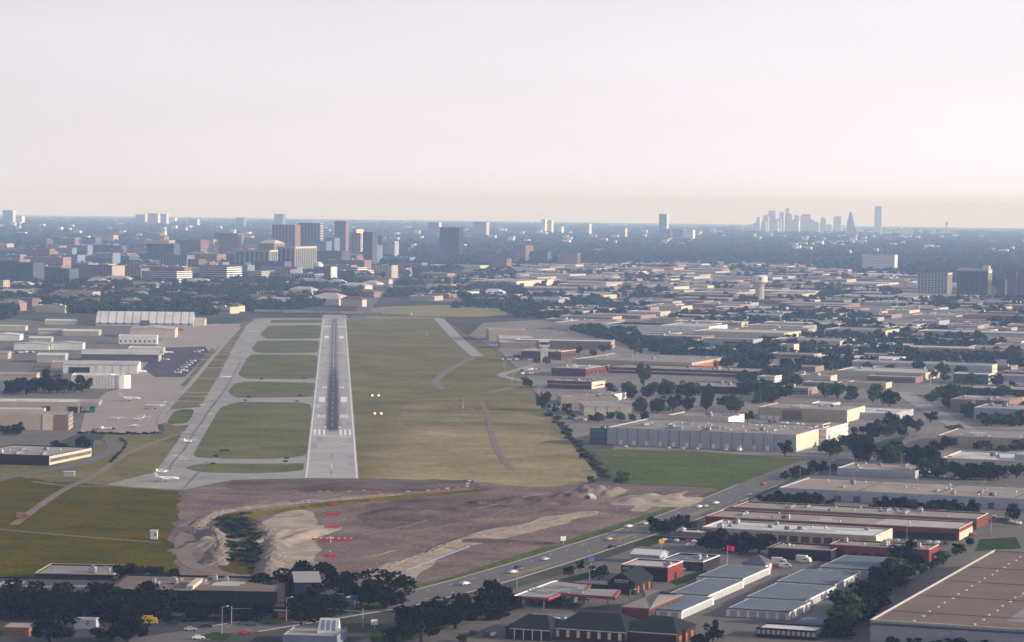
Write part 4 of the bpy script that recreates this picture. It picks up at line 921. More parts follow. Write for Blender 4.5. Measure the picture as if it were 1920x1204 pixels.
gable('white arched roof beside the long white roof', 893, 552, 940, 4, 50, 9, 'palegrey', 'roof_white', name='arched_hall', hip=14)
bl('flat pale office below the lone dark tower', 806, 496, 900, 10, 60, 'beige', 'roof_pale', base=505)
tw('white banded slab office standing in the right-hand woods', 1616, 477, 1677, 511, 34, 'grey', 'white', 'bands', bay=8, sd='bands')
tw('grey gridded office with lit cream side near the right edge', 1720, 511, 1776, 553, 40, 'glass', 'palegrey', 'grid', side='cream', sd='cols')
t = tw('dark glass office with pale frame near the right edge', 1794, 508, 1852, 553, 34, 'glass_blue', 'darkframe', 'fine', bay=9, sd='cols', side='cream')
H = t['H']; MB().box(-1, -1.2, H, t['L'] + 1, 35, H + 4).build('crown', 'palegrey', t); MB().box(t['L'] * .8, 10, H + 4, t['L'], 24, H + 10).build('plant_room', 'cream', t)
tw('dim blue block right of the dark glass office', 1868, 524, 1884, 553, 30, 'glass_blue', 'slate', 'fine')
tw('dim tower at the right edge of the woods', 1888, 514, 1905, 555, 30, 'glass_blue', 'slate', 'fine')
tw('rose tower cut by the right edge', 1909, 513, 1950, 555, 30, 'glass', 'pinkbrick', 'fine')
for i, (x0, x1, yt, yb, c_, f_, l_) in enumerate([(300, 350, 478, 513, 'glass_teal', 'bluegrey', 'blue-grey mid-rise left of the wide white-banded office'), (352, 372, 486, 516, 'glass', 'brown', 'narrow brown mid-rise left of the wide white-banded office'), (232, 264, 503, 528, 'glass', 'rose', 'rose mid-rise behind the banded grey office'), (66, 130, 503, 531, 'glass_teal', 'slate', 'slate mid-rise between the dark slab and the brown gridded office'),
        (430, 458, 492, 516, 'glass_blue', 'slate', 'dark mid-rise at the foot of the left columned twin'), (585, 612, 452, 488, 'glass_blue', 'bluegrey', 'blue mid-rise beside the tall pair'), (612, 627, 446, 488, 'glass_teal', 'bluegrey', 'teal slab left of the slim tall tower'), (692, 707, 460, 500, 'glass_blue', 'bluegrey', 'blue slab right of the dark glass tower'), (700, 734, 497, 521, 'glass', 'beige', 'beige mid-rise at the right end of the office district'), (520, 544, 505, 528, 'glass', 'rose', 'rose mid-rise below the right columned twin'),
        (376, 400, 449, 484, 'glass', 'sand', 'sand-coloured block left of the tall dark gridded slab'), (745, 790, 492, 512, 'glass_teal', 'bluegrey', 'low blue-grey office left of the lone dark tower'), (900, 950, 484, 502, 'glass', 'brown', 'low brown office right of the lone dark tower')]):
    tw(l_, x0, yt, x1, yb, 34, c_, f_, 'fine', bay=7)
# ---- far slabs along the horizon
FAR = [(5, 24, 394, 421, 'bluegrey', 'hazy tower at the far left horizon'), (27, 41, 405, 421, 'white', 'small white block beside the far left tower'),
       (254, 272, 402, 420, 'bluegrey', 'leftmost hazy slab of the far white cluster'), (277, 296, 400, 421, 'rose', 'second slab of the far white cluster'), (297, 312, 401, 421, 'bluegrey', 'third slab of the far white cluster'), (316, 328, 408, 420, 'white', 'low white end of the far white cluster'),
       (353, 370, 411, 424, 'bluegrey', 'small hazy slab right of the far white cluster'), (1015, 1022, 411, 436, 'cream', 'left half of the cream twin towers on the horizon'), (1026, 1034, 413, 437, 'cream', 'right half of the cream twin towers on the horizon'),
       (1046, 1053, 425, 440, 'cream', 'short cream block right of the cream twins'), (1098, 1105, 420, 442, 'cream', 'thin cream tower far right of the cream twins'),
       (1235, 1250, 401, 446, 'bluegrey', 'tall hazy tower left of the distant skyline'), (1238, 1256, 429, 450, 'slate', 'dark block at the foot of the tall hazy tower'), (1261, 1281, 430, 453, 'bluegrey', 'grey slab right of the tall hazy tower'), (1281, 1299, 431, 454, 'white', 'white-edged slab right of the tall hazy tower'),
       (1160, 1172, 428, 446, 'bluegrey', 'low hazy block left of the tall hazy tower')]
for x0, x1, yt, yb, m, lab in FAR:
    tw(lab, x0, yt, x1, yb, 34, 'slate' if m == 'bluegrey' else m, m, 'fine', fl=9, bay=12, side='white' if m != 'slate' else 'slate', name='far_tower')  # white sides paint the sunlit faces of these far towers
# ---- downtown skyline on the horizon, 17 km away
DT = 18500.0
SKY = [(1418, 1425, 407), (1427, 1437, 414), (1439, 1455, 395), (1455, 1464, 410), (1466, 1486, 401), (1484, 1498, 412), (1500, 1521, 402), (1522, 1536, 416), (1538, 1549, 408), (1562, 1578, 406), (1639, 1653, 387), (1682, 1688, 425), (1722, 1728, 426), (1745, 1754, 429),
       (1380, 1393, 423), (1395, 1409, 426), (1341, 1360, 432), (1362, 1371, 430), (1606, 1618, 430), (1626, 1638, 432), (1658, 1672, 434), (1696, 1712, 433), (1760, 1772, 433), (1412, 1420, 418), (1430, 1441, 404), (1447, 1459, 413), (1461, 1470, 398), (1472, 1480, 391), (1488, 1499, 404), (1508, 1516, 410), (1515, 1527, 412), (1530, 1541, 419), (1548, 1560, 421), (1400, 1412, 421), (1575, 1586, 422)] + [(1330 + k * 19 + (k * 7) % 11, 1342 + k * 19 + (k * 5) % 13, 428 + (k * 37) % 13) for k in range(24)]
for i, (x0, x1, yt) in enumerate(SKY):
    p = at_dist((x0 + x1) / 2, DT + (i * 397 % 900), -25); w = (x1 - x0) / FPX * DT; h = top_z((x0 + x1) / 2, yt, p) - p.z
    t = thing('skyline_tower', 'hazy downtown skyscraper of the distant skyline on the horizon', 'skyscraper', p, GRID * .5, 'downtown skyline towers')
    MB().box(-w / 2, 0, 0, w / 2, 40, h * .94).build('shaft', 'white', t); MB().box(-w * .38, 5, h * .94, w * .38, 34, h).build('crown', 'palegrey', t)  # white shafts put part of the haze fade into the colour
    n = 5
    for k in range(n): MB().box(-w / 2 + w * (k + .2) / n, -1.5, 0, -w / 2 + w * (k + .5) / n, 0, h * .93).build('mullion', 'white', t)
def odd(name, label, x, yt, kind):
    p = at_dist(x, DT - 300, -25); h = top_z(x, yt, p) - p.z; t = thing(name, label, 'skyscraper', p, 0)
    if kind == 'prism':
        w = 20 / FPX * DT
        MB().add([(-w * .45, 0, 0), (w * .5, 0, 0), (w * .5, 40, 0), (-w * .45, 40, 0), (-w * .35, 0, h * .62), (w * .42, 0, h * .35), (w * .42, 40, h * .35), (-w * .35, 40, h * .62), (-w * .1, 8, h), (w * .02, 8, h * .98), (w * .02, 32, h * .98), (-w * .1, 32, h)],
                 [(0, 1, 5, 4), (1, 2, 6, 5), (2, 3, 7, 6), (3, 0, 4, 7), (4, 5, 9, 8), (5, 6, 10, 9), (6, 7, 11, 10), (7, 4, 8, 11), (8, 9, 10, 11)]).build('shaft', 'glass_teal', t)
    else:
        MB().tube([(0, 0, 0), (0, 0, h * .8)], [3.5, 3.5], 10).build('shaft', 'palegrey', t); MB().lathe([(3.5, h * .8), (6, h * .84), (7, h * .9), (5, h * .97), (2, h)], 16).build('ball', 'bluegrey', t)
odd('prism_tower', 'slant-topped glass prism tower in the distant skyline', 1596, 397, 'prism')
odd('ball_tower', 'thin observation tower right of the distant skyline', 1775, 416, 'ball')

# ---- water tower and control tower
p = U(1424, 562)
t = thing('water_tower', 'white water tower with fluted column rising from the warehouses', 'water tower', p); foot(p - Vector((14, 14, 0)), 0, 28, 28)
h = top_z(1424, 516, p)
n = 20; mb = MB()
V = []; prof = [(8.5, -1), (7.2, 6), (7.0, h * .52), (9, h * .64), (12.3, h * .72)]
for r, z in prof:
    for i in range(n * 2):
        a = math.pi * i / n; rr = r * (1.04 if i % 2 else .95); V.append((rr * math.cos(a), rr * math.sin(a), z))
mb.add(V, [(k * 2 * n + i, k * 2 * n + (i + 1) % (2 * n), (k + 1) * 2 * n + (i + 1) % (2 * n), (k + 1) * 2 * n + i) for k in range(len(prof) - 1) for i in range(2 * n)])
mb.build('column', 'beige', t); MB().lathe([(12.4, h * .72), (12.8, h * .76), (12.8, h * .95), (11, h * .985), (2, h)], 36).build('tank', 'white', t, smooth=False)
mb = MB(); mb.add([(12.95 * math.sin(a), -12.95 * math.cos(a), z) for z in (h * .8, h * .92) for a in (-.2, -.1, 0, .1, .2)], [(0, 1, 6, 5), (1, 2, 7, 6), (2, 3, 8, 7), (3, 4, 9, 8)]); mb.build('emblem', 'bluegrey', t)
p = U(1020, 679)
t = thing('control_tower', 'cream airport control tower with dark glazed cab', 'control tower', p, RWY); foot(p - Vector((6, 6, 0)), 0, 14, 14)
H = top_z(1020, 637, p); s = 3.5
MB().box(-s, -s, -1, s, s, H * .7).build('shaft', 'cream', t); MB().box(-s - .4, -s - .4, H * .55, s + .4, s + .4, H * .6).build('shaft_band', 'white', t)
MB().box(-s - 1.6, -s - 1.6, H * .7, s + 1.6, s + 1.6, H * .77).build('gallery', 'white', t)
for k in range(-3, 4): MB().box(k * 1.6 - .05, -s - 1.6, H * .77, k * 1.6 + .05, -s - 1.5, H * .82).build('railing_post', 'white', t)
c = MB(); c.add([(-s, -s, H * .77), (s, -s, H * .77), (s, s, H * .77), (-s, s, H * .77), (-s - 1, -s - 1, H * .9), (s + 1, -s - 1, H * .9), (s + 1, s + 1, H * .9), (-s - 1, s + 1, H * .9)], [(0, 1, 5, 4), (1, 2, 6, 5), (2, 3, 7, 6), (3, 0, 4, 7)])
c.build('cab_glazing', 'glass', t); MB().box(-s - 1.4, -s - 1.4, H * .9, s + 1.4, s + 1.4, H * .95).build('cab_roof', 'white', t)
MB().tube([(0, 0, H * .95), (0, 0, H * 1.12)], .15, 6).build('aerial', 'white', t); MB().tube([(2, 1, H * .95), (2, 1, H * 1.05)], .12, 6).build('aerial', 'white', t)

# ---- filler: the low industrial district and the houses behind the offices
def inpoly(x, y, poly):
    c = False; j = len(poly) - 1
    for i in range(len(poly)):
        if (poly[i][1] > y) != (poly[j][1] > y) and x < (poly[j][0] - poly[i][0]) * (y - poly[i][1]) / (poly[j][1] - poly[i][1]) + poly[i][0]: c = not c
        j = i
    return c
ROADS = [[(672, 600), (690, 570), (722, 535), (748, 515)], [(1690, 735), (1730, 760), (1790, 795), (1840, 822), (1930, 855)]]
RW_ = [[U(*p).xy for p in q] for q in ROADS]
def near_road(x, y, d=28):
    v = Vector((x, y))
    for q in RW_:
        for a, b in zip(q[:-1], q[1:]):
            ab = b - a; k = max(0, min(1, (v - a).dot(ab) / ab.length_squared))
            if (v - a - ab * k).length < d: return True
    return False
def fillers(poly, n, wr, dr, hr, styles, seed, ang=GRID, name='warehouse', pitched=0, gap=8, cat='building'):
    r = random.Random(seed); xs = [p[0] for p in poly]; ys = [p[1] for p in poly]; k = 0; tries = 0
    while k < n and tries < n * 40:
        tries += 1
        x = r.uniform(min(xs), max(xs)); y = r.uniform(min(ys), max(ys))
        if not inpoly(x, y, poly): continue
        p = U(x, y); L = r.uniform(*wr); D = r.uniform(*dr); h = r.uniform(*hr); c, s = math.cos(ang), math.sin(ang)
        bad = near_road(p.x, p.y)
        for u in (0, .25, .5, .75, 1):
            for v in (0, .5, 1):
                if in_foot(p.x + c * L * u - s * D * v, p.y + s * L * u + c * D * v, gap): bad = True
        if bad: continue
        wall, roof, lab, grp = styles[r.randrange(len(styles))]
        t = thing(name, lab, cat, p, ang, grp); foot(p, ang, L, D)
        if r.random() < pitched:
            w = MB(); R = MB(); rg = h * .45
            w.add([(0, 0, -1), (L, 0, -1), (L, D, -1), (0, D, -1), (0, 0, h), (L, 0, h), (L, D, h), (0, D, h)], [(0, 1, 5, 4), (1, 2, 6, 5), (2, 3, 7, 6), (3, 0, 4, 7)])
            hp = min(L, D) * .35
            R.add([(-.5, -.5, h), (L + .5, -.5, h), (L + .5, D + .5, h), (-.5, D + .5, h), (hp, D / 2, h + rg), (L - hp, D / 2, h + rg)], [(0, 1, 5, 4), (1, 2, 5), (2, 3, 4, 5), (3, 0, 4)])
            w.build('wall', wall, t); R.build('roof', roof, t)
        else:
            MB().ring(0, 0, L, D, -1, h, .4, h - .7).build('wall', wall, t); MB().box(.3, .3, h - .9, L - .3, D - .3, h - .6).build('roof', roof, t)
            if r.random() < .6:
                z = h * r.uniform(.3, .5); fbox(mb := MB(), 'f', L, L * .05, L * .95, z, z + h * .22, .03, .2); mb.build('window_strip', 'slate', t)
            for q in range(r.randrange(0, 3)):
                u = r.uniform(.1, .8) * L; v = r.uniform(.2, .7) * D; MB().box(u, v, h - .6, u + r.uniform(3, 8), v + r.uniform(3, 6), h + r.uniform(.8, 2)).build('roof_unit', 'palegrey', t)
        k += 1
IND = [('beige', 'roof_white', 'far white flat-roofed warehouse in the industrial district', 'far white warehouses'), ('sand', 'roof_tan', 'far cream-walled warehouse with tan roof in the industrial district', 'far cream warehouses'), ('tan', 'roof_taupe', 'far tan warehouse with dull brown roof in the industrial district', 'far tan warehouses'),
       ('rose', 'roof_tan', 'far rose warehouse with tan roof in the industrial district', 'far rose warehouses'), ('grey', 'roof_grey', 'far grey warehouse with grey roof in the industrial district', 'far grey-roofed warehouses'), ('brown', 'roof_grey', 'far brown warehouse with grey roof in the industrial district', 'far brown warehouses')]
fillers([(950, 500), (1180, 492), (1600, 500), (1720, 530), (1700, 560), (1450, 575), (1200, 560), (1000, 560), (900, 530)], 130, (50, 150), (50, 130), (4.5, 7), IND, 11, gap=14)
MIDI = [(a, b, c.replace('far', 'mid-distance').replace('in the industrial district', 'in the trees right of the airfield'), d.replace('far', 'mid-distance')) for a, b, c, d in IND]
fillers([(1000, 580), (1200, 565), (1700, 560), (1930, 570), (1930, 690), (1700, 660), (1500, 690), (1250, 660), (1160, 640), (1010, 600)], 105, (30, 100), (30, 75), (4, 6.5), MIDI, 12, gap=9)
fillers([(1400, 690), (1930, 690), (1930, 760), (1850, 800), (1700, 720), (1440, 745)], 14, (25, 50), (20, 40), (4.5, 6.5), MIDI, 13, gap=7)
fillers([(700, 520), (950, 505), (990, 560), (980, 572), (760, 566), (735, 550)], 16, (30, 80), (30, 60), (6, 9), IND, 14)
HOU = [('pinkbrick', 'roof_red', 'far brick apartment house with reddish roof below the office district', 'far reddish apartment houses'), ('rose', 'roof_taupe', 'far rose apartment house with taupe roof below the office district', 'far rose apartment houses'), ('sand', 'roof_red', 'far sand-coloured house with red roof below the office district', 'far sand-coloured houses'), ('cream', 'roof_pale', 'far cream building with pale roof below the office district', 'far cream buildings')]
fillers([(-20, 530), (270, 530), (480, 530), (690, 530), (660, 560), (640, 576), (480, 578), (400, 588), (200, 580), (-20, 590)], 85, (24, 60), (16, 34), (6, 11), HOU, 15, name='apartment_house', pitched=.7, gap=6)
OFF = [('slate', 'roof_grey', 'far dark slate low office among the trees of the office district', 'far slate low offices'), ('brown', 'roof_grey', 'far brown low office among the trees of the office district', 'far brown low offices'), ('bluegrey', 'roof_grey', 'far blue-grey low office among the trees of the office district', 'far blue-grey low offices'), ('rose', 'roof_pale', 'far beige low office among the trees of the office district', 'far beige low offices'), ('tan', 'roof_tan', 'far tan low office among the trees of the office district', 'far tan low offices')]
fillers([(-20, 470), (270, 450), (500, 480), (720, 485), (720, 525), (-20, 530)], 115, (35, 90), (25, 50), (14, 34), OFF, 16, name='office_block', gap=10)

# ---- freight train standing across the far end of the runway
a = U(478, 586.5); b = U(790, 594); d = (b - a).normalized(); ang = math.atan2(d.y, d.x); CL = 14.2
mb = MB(); LN = (b - a).length + 900
mb.add([(-600, -4, -.3), (LN, -4, -.3), (LN, -2.4, .9), (-600, -2.4, .9), (-600, 2.4, .9), (LN, 2.4, .9), (LN, 4, -.3), (-600, 4, -.3)], [(0, 1, 2, 3), (3, 2, 5, 4), (4, 5, 6, 7)])
o = mb.build('rail_bank', 'dark_dirt', None, a, ang); o['kind'] = 'structure'
for s in (-.75, .75): MB().box(-600, s - .06, .9, LN, s + .06, 1.08).build('rail', 'rust', o)
body = MB()
for (x0, x1) in ((0, 6.4), (6.8, 13.2)):
    body.prism([(x0, 1.9), (x0 + 1.2, 1.2), (x1 - 1.2, 1.2), (x1, 1.9), (x1, 4.4), (x0, 4.4)], -1.5, 1.5)
body.v = [(x, z, y) for x, y, z in body.v]; body.box(-.2, -1.3, 1.7, 13.4, 1.3, 1.95); body.box(0, -1.55, 4.4, 13.2, 1.55, 4.65)
bm_ = {m: body.mesh('hopper', m) for m in ('tan', 'beige', 'palegrey', 'cream', 'sand')}
bog = MB().box(-1.3, -1.1, 1.3, 1.3, 1.1, 1.7)
for x in (-.9, .9):
    for y in (-.85, .85): bog.tube([(x, y - .08, 1.5), (x, y + .08, 1.5)], .45, 10)
bogm = bog.mesh('bogie', 'black'); r = random.Random(4)
for k in range(int((b - a).length / CL)):
    q = a + d * (k * CL); t = thing('hopper_railcar', 'covered hopper railcar of the train standing beyond the far runway end', 'railcar', q, ang, 'freight train beyond the runway')
    link('hopper', bm_[r.choice(list(bm_))], t); link('bogie', bogm, t, (1.8, 0, -.2)); link('bogie', bogm, t, (11.4, 0, -.2))

# ------------------------------------------------------------------ aircraft
def jet(label, px, py, length, yaw, group='jets'):
    p = U(px, py); p.z = .3; s = length / 14.0; t = thing('business_jet', label, 'airplane', p, yaw); t.scale = (s, s, s)
    prof = [(-7, .05, 2.2), (-6, .35, 2.05), (-4, .72, 1.85), (-2, .9, 1.75), (3.6, .9, 1.75), (5.2, .78, 1.7), (6.3, .5, 1.6), (7, .08, 1.5)]
    MB().tube([(x, 0, z) for x, r, z in prof], [r for x, r, z in prof], 14).build('fuselage', 'aircraft_white', t, smooth=True)
    for sg in (-1, 1):
        MB().add([(1.6, sg * .6, 1.3), (-1.4, sg * .6, 1.3), (-2.6, sg * 6.6, 1.75), (-1.6, sg * 6.6, 1.75), (1.6, sg * .6, 1.52), (-1.4, sg * .6, 1.45), (-2.6, sg * 6.6, 1.83), (-1.6, sg * 6.6, 1.83)], [(0, 1, 2, 3), (4, 5, 6, 7), (0, 1, 5, 4), (1, 2, 6, 5), (2, 3, 7, 6), (3, 0, 4, 7)]).build('wing', 'aircraft_white', t)
        MB().add([(-5.6, 0, 4.3), (-6.8, 0, 4.3), (-7.5, sg * 2.6, 4.4), (-6.9, sg * 2.6, 4.4), (-5.6, 0, 4.42), (-6.8, 0, 4.42), (-7.5, sg * 2.6, 4.47), (-6.9, sg * 2.6, 4.47)], [(0, 1, 2, 3), (4, 5, 6, 7), (0, 1, 5, 4), (1, 2, 6, 5), (2, 3, 7, 6), (3, 0, 4, 7)]).build('tailplane', 'aircraft_white', t)
        MB().tube([(-4.9, sg * 1.45, 2.1), (-4.4, sg * 1.45, 2.1), (-3.2, sg * 1.45, 2.1), (-2.6, sg * 1.45, 2.1)], [.3, .48, .52, .42], 12).build('engine', 'aircraft_white', t, smooth=True)
        w = MB().box(-.16, -.02, -.16, .16, .02, .16).mesh('cabin_window', 'glass')
        for k in range(6): link('cabin_window', w, t, (-1.2 + k * .85, sg * .86, 2.0))
        MB().tube([(-.6, sg * 1.2, .1), (-.6, sg * 1.2, 1.3)], .1, 6).build('gear_leg', 'metal', t); MB().tube([(-.6, sg * 1.2 - .15, .05), (-.6, sg * 1.2 + .15, .05)], .32, 10).build('wheel', 'rubber', t)
    MB().add([(-3.9, -.08, 2.4), (-6.6, -.08, 2.2), (-7.2, -.06, 4.4), (-5.9, -.06, 4.4), (-3.9, .08, 2.4), (-6.6, .08, 2.2), (-7.2, .06, 4.4), (-5.9, .06, 4.4)], [(3, 2, 1, 0), (4, 5, 6, 7), (0, 1, 5, 4), (1, 2, 6, 5), (2, 3, 7, 6), (3, 0, 4, 7)]).build('fin', 'aircraft_white', t)
    MB().add([(5.4, -.5, 2.15), (5.4, .5, 2.15), (6.1, .4, 1.9), (6.1, -.4, 1.9)], [(0, 1, 2, 3)]).build('windscreen', 'glass', t)
    MB().tube([(5, 0, .1), (5, 0, 1.2)], .09, 6).build('gear_leg', 'metal', t); MB().tube([(5, -.12, 0), (5, .12, 0)], .28, 10).build('wheel', 'rubber', t)
    return t
def prop(label, px, py, span, yaw, group=None):
    p = U(px, py); p.z = .3; s = span / 10.8; t = thing('light_airplane', label, 'airplane', p, yaw, group); t.scale = (s, s, s)
    prof = [(-4.4, .12, 1.5), (-2, .35, 1.4), (-.6, .6, 1.35), (.8, .62, 1.3), (2.2, .5, 1.2), (2.6, .2, 1.2)]
    MB().tube([(x, 0, z) for x, r, z in prof], [r for x, r, z in prof], 10).build('fuselage', 'aircraft_white', t, smooth=True)
    MB().add([(1, -5.4, 2.05), (-.4, -5.4, 2.05), (-.5, 0, 1.95), (1.1, 0, 1.95), (-.4, 5.4, 2.05), (1, 5.4, 2.05), (1, -5.4, 2.15), (-.4, -5.4, 2.12), (-.5, 0, 2.12), (1.1, 0, 2.16), (-.4, 5.4, 2.12), (1, 5.4, 2.15)], [(0, 1, 2, 3), (3, 2, 4, 5), (6, 9, 8, 7), (9, 11, 10, 8), (0, 3, 9, 6), (3, 5, 11, 9), (1, 7, 8, 2), (2, 8, 10, 4), (0, 6, 7, 1), (5, 4, 10, 11)]).build('wing', 'aircraft_white', t)
    MB().box(-4.5, -1.7, 1.5, -3.6, 1.7, 1.6).build('tailplane', 'aircraft_white', t)
    MB().add([(-3.2, -.05, 1.55), (-4.5, -.05, 1.5), (-4.8, -.05, 3.0), (-4.1, -.05, 3.0), (-3.2, .05, 1.55), (-4.5, .05, 1.5), (-4.8, .05, 3.0), (-4.1, .05, 3.0)], [(3, 2, 1, 0), (4, 5, 6, 7), (0, 1, 5, 4), (1, 2, 6, 5), (2, 3, 7, 6), (3, 0, 4, 7)]).build('fin', 'aircraft_white', t)
    MB().box(.2, -.63, 1.5, 1.1, .63, 1.92).build('cabin_glazing', 'glass', t); MB().box(2.62, -.06, .3, 2.68, .06, 2.1).build('propeller', 'black', t)
    for x, y in ((-.2, -1.1), (-.2, 1.1), (1.9, 0)): MB().tube([(x, y - .1, .2), (x, y + .1, .2)], .24, 8).build('wheel', 'rubber', t); 
    for x, y in ((-.2, -1.1), (-.2, 1.1), (1.9, 0)): MB().tube([(x, y, .2), (x, y * .3, .9)], .07, 6).build('gear_leg', 'metal', t)
    return t
jet('white business jet waiting on the concrete pad at the near taxiway end', 313, 903, 13.5, math.radians(4))
jet('white jet with raised tail parked on the brown apron', 244, 752, 16.5, math.radians(-6))
jet('grey-white jet parked nose left by the apron edge road', 289, 767, 17, math.radians(172))
jet('white jet half hidden by hangar shade at the dark apron', 312, 664, 14, math.radians(2))
jet('white jet under the open hangar bays', 262, 700, 13, math.radians(20))
prop('light airplane taxiing behind the jet at the near taxiway end', 306, 889, 11, math.radians(40))
prop('light airplane taxiing on the wide taxiway', 354, 832, 12, math.radians(62))
prop('light airplane on the taxiway beside the third grass island', 424, 712, 13, math.radians(-40))
prop('light airplane rolling far up the taxiway', 474, 625, 13, math.radians(-70))
prop('light airplane standing on the apron near the red truck', 405, 612, 10, math.radians(100))
prop('leftmost light airplane on the near apron', 221, 789, 11, math.radians(-80)); prop('light airplane with tall tail on the near apron', 268, 787, 11, math.radians(-95)); prop('light airplane nose left on the near apron', 257, 790, 9, math.radians(150))
prop('light airplane by the hedge on the near apron', 250, 803, 10, math.radians(160)); prop('lone light airplane on the dark apron', 314, 677, 10, math.radians(10))
for k, (x, y) in enumerate([(336, 702), (342, 697), (347, 692), (353, 688), (358, 684), (364, 680), (348, 699), (372, 663), (378, 660)]):
    prop('light airplane tied down in the row along the edge of the dark apron', x, y, 10.5, math.radians(-15 + (k * 37) % 9), 'light airplanes tied down in a row')

# ------------------------------------------------------------------ cars, vans
CARB = {}
def car_mesh(kind, m):
    k = (kind, m)
    if k in CARB: return CARB[k]
    if kind == 'car':
        pr = [(-2.3, .35), (-2.25, .95), (-1.6, 1.02), (-1.0, 1.45), (.5, 1.45), (1.2, 1.0), (2.1, .85), (2.3, .6), (2.3, .35)]; w = .9
    elif kind == 'van':
        pr = [(-2.7, .4), (-2.7, 2.0), (1.6, 2.05), (2.3, 1.2), (2.75, 1.05), (2.75, .4)]; w = 1.0
    else:
        pr = [(-3.6, .5), (-3.6, 3.1), (1.2, 3.1), (1.25, 2.4), (2.4, 2.4), (3.0, 1.4), (3.1, .5)]; w = 1.15
    mb = MB(); n = len(pr)
    mb.add([(x, -w * (1 if z < 1.2 or kind != 'car' else .8), z) for x, z in pr] + [(x, w * (1 if z < 1.2 or kind != 'car' else .8), z) for x, z in pr], [tuple(range(n)), tuple(range(2 * n - 1, n - 1, -1))] + [(i, n + i, n + (i + 1) % n, (i + 1) % n) for i in range(n)])
    g = MB()
    if kind == 'car':
        g.box(-1.0, -.8, 1.05, .55, .8, 1.38); g.v = [(x, y * (1.045 if abs(y) else 1), z) for x, y, z in g.v]
        g.add([(.6, -.7, 1.42), (.6, .7, 1.42), (1.2, .78, 1.03), (1.2, -.78, 1.03)], [(0, 3, 2, 1)])
    else: g.box(-.2, -w - .02, 1.25, 1.5, w + .02, 1.75)
    wl_ = MB().tube([(0, -.12, .34), (0, .12, .34)], .34, 10)
    CARB[k] = (mb.mesh('body', m), g.mesh('windows', 'glass'), wl_.mesh('wheel', 'rubber'), w, pr)
    return CARB[k]
def car(label, px, py, yaw, m='white', kind='car', group=None, z=.3):
    p = U(px, py); p.z = z; b, g, wl_, w, pr = car_mesh(kind, m)
    t = thing(dict(car='parked_car', van='van', truck='box_truck')[kind], label, dict(car='car', van='van', truck='truck')[kind], p, yaw, group)
    link('body', b, t); link('windows', g, t)
    for x in (pr[0][0] + .85, pr[-1][0] - .85):
        for s in (-1, 1): link('wheel', wl_, t, (x, s * (w - .05), 0))
    return t
for k, c in dict(car_white=(.72, .72, .72), car_silver=(.42, .43, .45), car_black=(.015, .015, .018), car_red=(.4, .03, .03), car_blue=(.05, .08, .2), car_tan=(.4, .33, .25)).items(): mat(k, c, .3, 0, 1, spec=.5)
R_ = math.radians
RA = R_(52)
car('white car driving on the main road below the grass median', 962, 1076, RA, 'car_white'); car('dark car just ahead of the white car on the main road', 972, 1067, RA, 'car_black')
car('black pickup-dark car on the main road before the side lawn', 1148, 1028, RA, 'car_black'); car('white car on the main road near the lone trees', 1179, 990, RA, 'car_white'); car('green-grey car on the far lane of the main road', 1210, 985, RA, 'car_silver')
car('blue car turning at the bottom intersection', 470, 1174, R_(8), 'car_blue'); car('red car in the bottom intersection', 457, 1190, R_(12), 'car_red'); car('black car by the kerb at the bottom left', 322, 1173, R_(5), 'car_black')
car('silver car parked beside the lamp island, bottom left', 357, 1184, R_(6), 'car_silver'); car('white car with lit roof at the bottom lamp island', 372, 1200, R_(10), 'car_white'); car('second dark car by the lamp island', 386, 1178, R_(4), 'car_black')
car('yellow truck behind the white box trailer', 280, 1172, R_(4), 'yellow', 'truck'); car('white box truck parked beside the brick hall', 1508, 1056, R_(-30), 'white', 'truck'); car('white van parked at the top of the storage lane', 1472, 1066, R_(-6), 'white', 'van')
car('long white trailer truck behind the white van', 1462, 1060, R_(-6), 'white', 'truck'); car('red car beside the white van', 1451, 1066, R_(-4), 'car_red'); car('black car on the lane behind the long storage row', 1603, 1091, R_(60), 'car_black')
car('white car in the lot by the yellow sign', 1292, 1025, R_(60), 'car_white'); car('silver car in the lot by the yellow sign', 1303, 1026, R_(60), 'car_silver')
car('white car at the roadside lot near the brick rows', 1311, 953, R_(55), 'car_white'); car('orange-tan car at the roadside lot near the brick rows', 1323, 952, R_(55), 'car_tan')
car('red fire truck beside the tan low-gabled hangar', 339, 621, R_(10), 'car_red', 'truck'); car('blue car parked on the lot beyond the warehouse skylights', 1878, 1040, R_(-20), 'car_blue', z=.3)
def lot_row(label, group, a, b, n, yaw, seed):
    r = random.Random(seed)
    for i in range(n):
        if r.random() < .15: continue
        k = (i + .5) / n; car(label, a[0] + (b[0] - a[0]) * k, a[1] + (b[1] - a[1]) * k, yaw + r.uniform(-.04, .04), r.choice(['car_white', 'car_silver', 'car_black', 'car_tan', 'car_red', 'car_blue', 'car_white']), 'van' if r.random() < .15 else 'car', group)
lot_row('car parked in the row on the terminal car park below the control tower', 'cars on the terminal car park', (975, 697), (1010, 693), 12, R_(70), 1)
lot_row('car parked in the second row on the terminal car park', 'cars in the second terminal row', (978, 703), (1005, 701), 10, R_(70), 2)
lot_row('car parked under the filling station canopy edge', 'cars at the filling station', (1050, 1124), (1100, 1128), 5, R_(0), 3)
lot_row('car parked along the hedge at the near apron edge', 'cars along the apron hedge', (178, 806), (214, 806), 10, R_(80), 4)
lot_row('car parked in front of the sheds at far left', 'cars before the sheds', (24, 663), (64, 662), 12, R_(85), 5)
lot_row('car parked beside the lit tan corner building', 'cars by the tan corner building', (1440, 793), (1530, 800), 9, R_(70), 7)
lot_row('car parked along the long pale warehouse front', 'cars before the pale warehouse', (1160, 840), (1400, 847), 9, R_(70), 8)
lot_row('car parked between the brick rows', 'cars between the brick rows', (1660, 1016), (1780, 1022), 8, R_(70), 9)
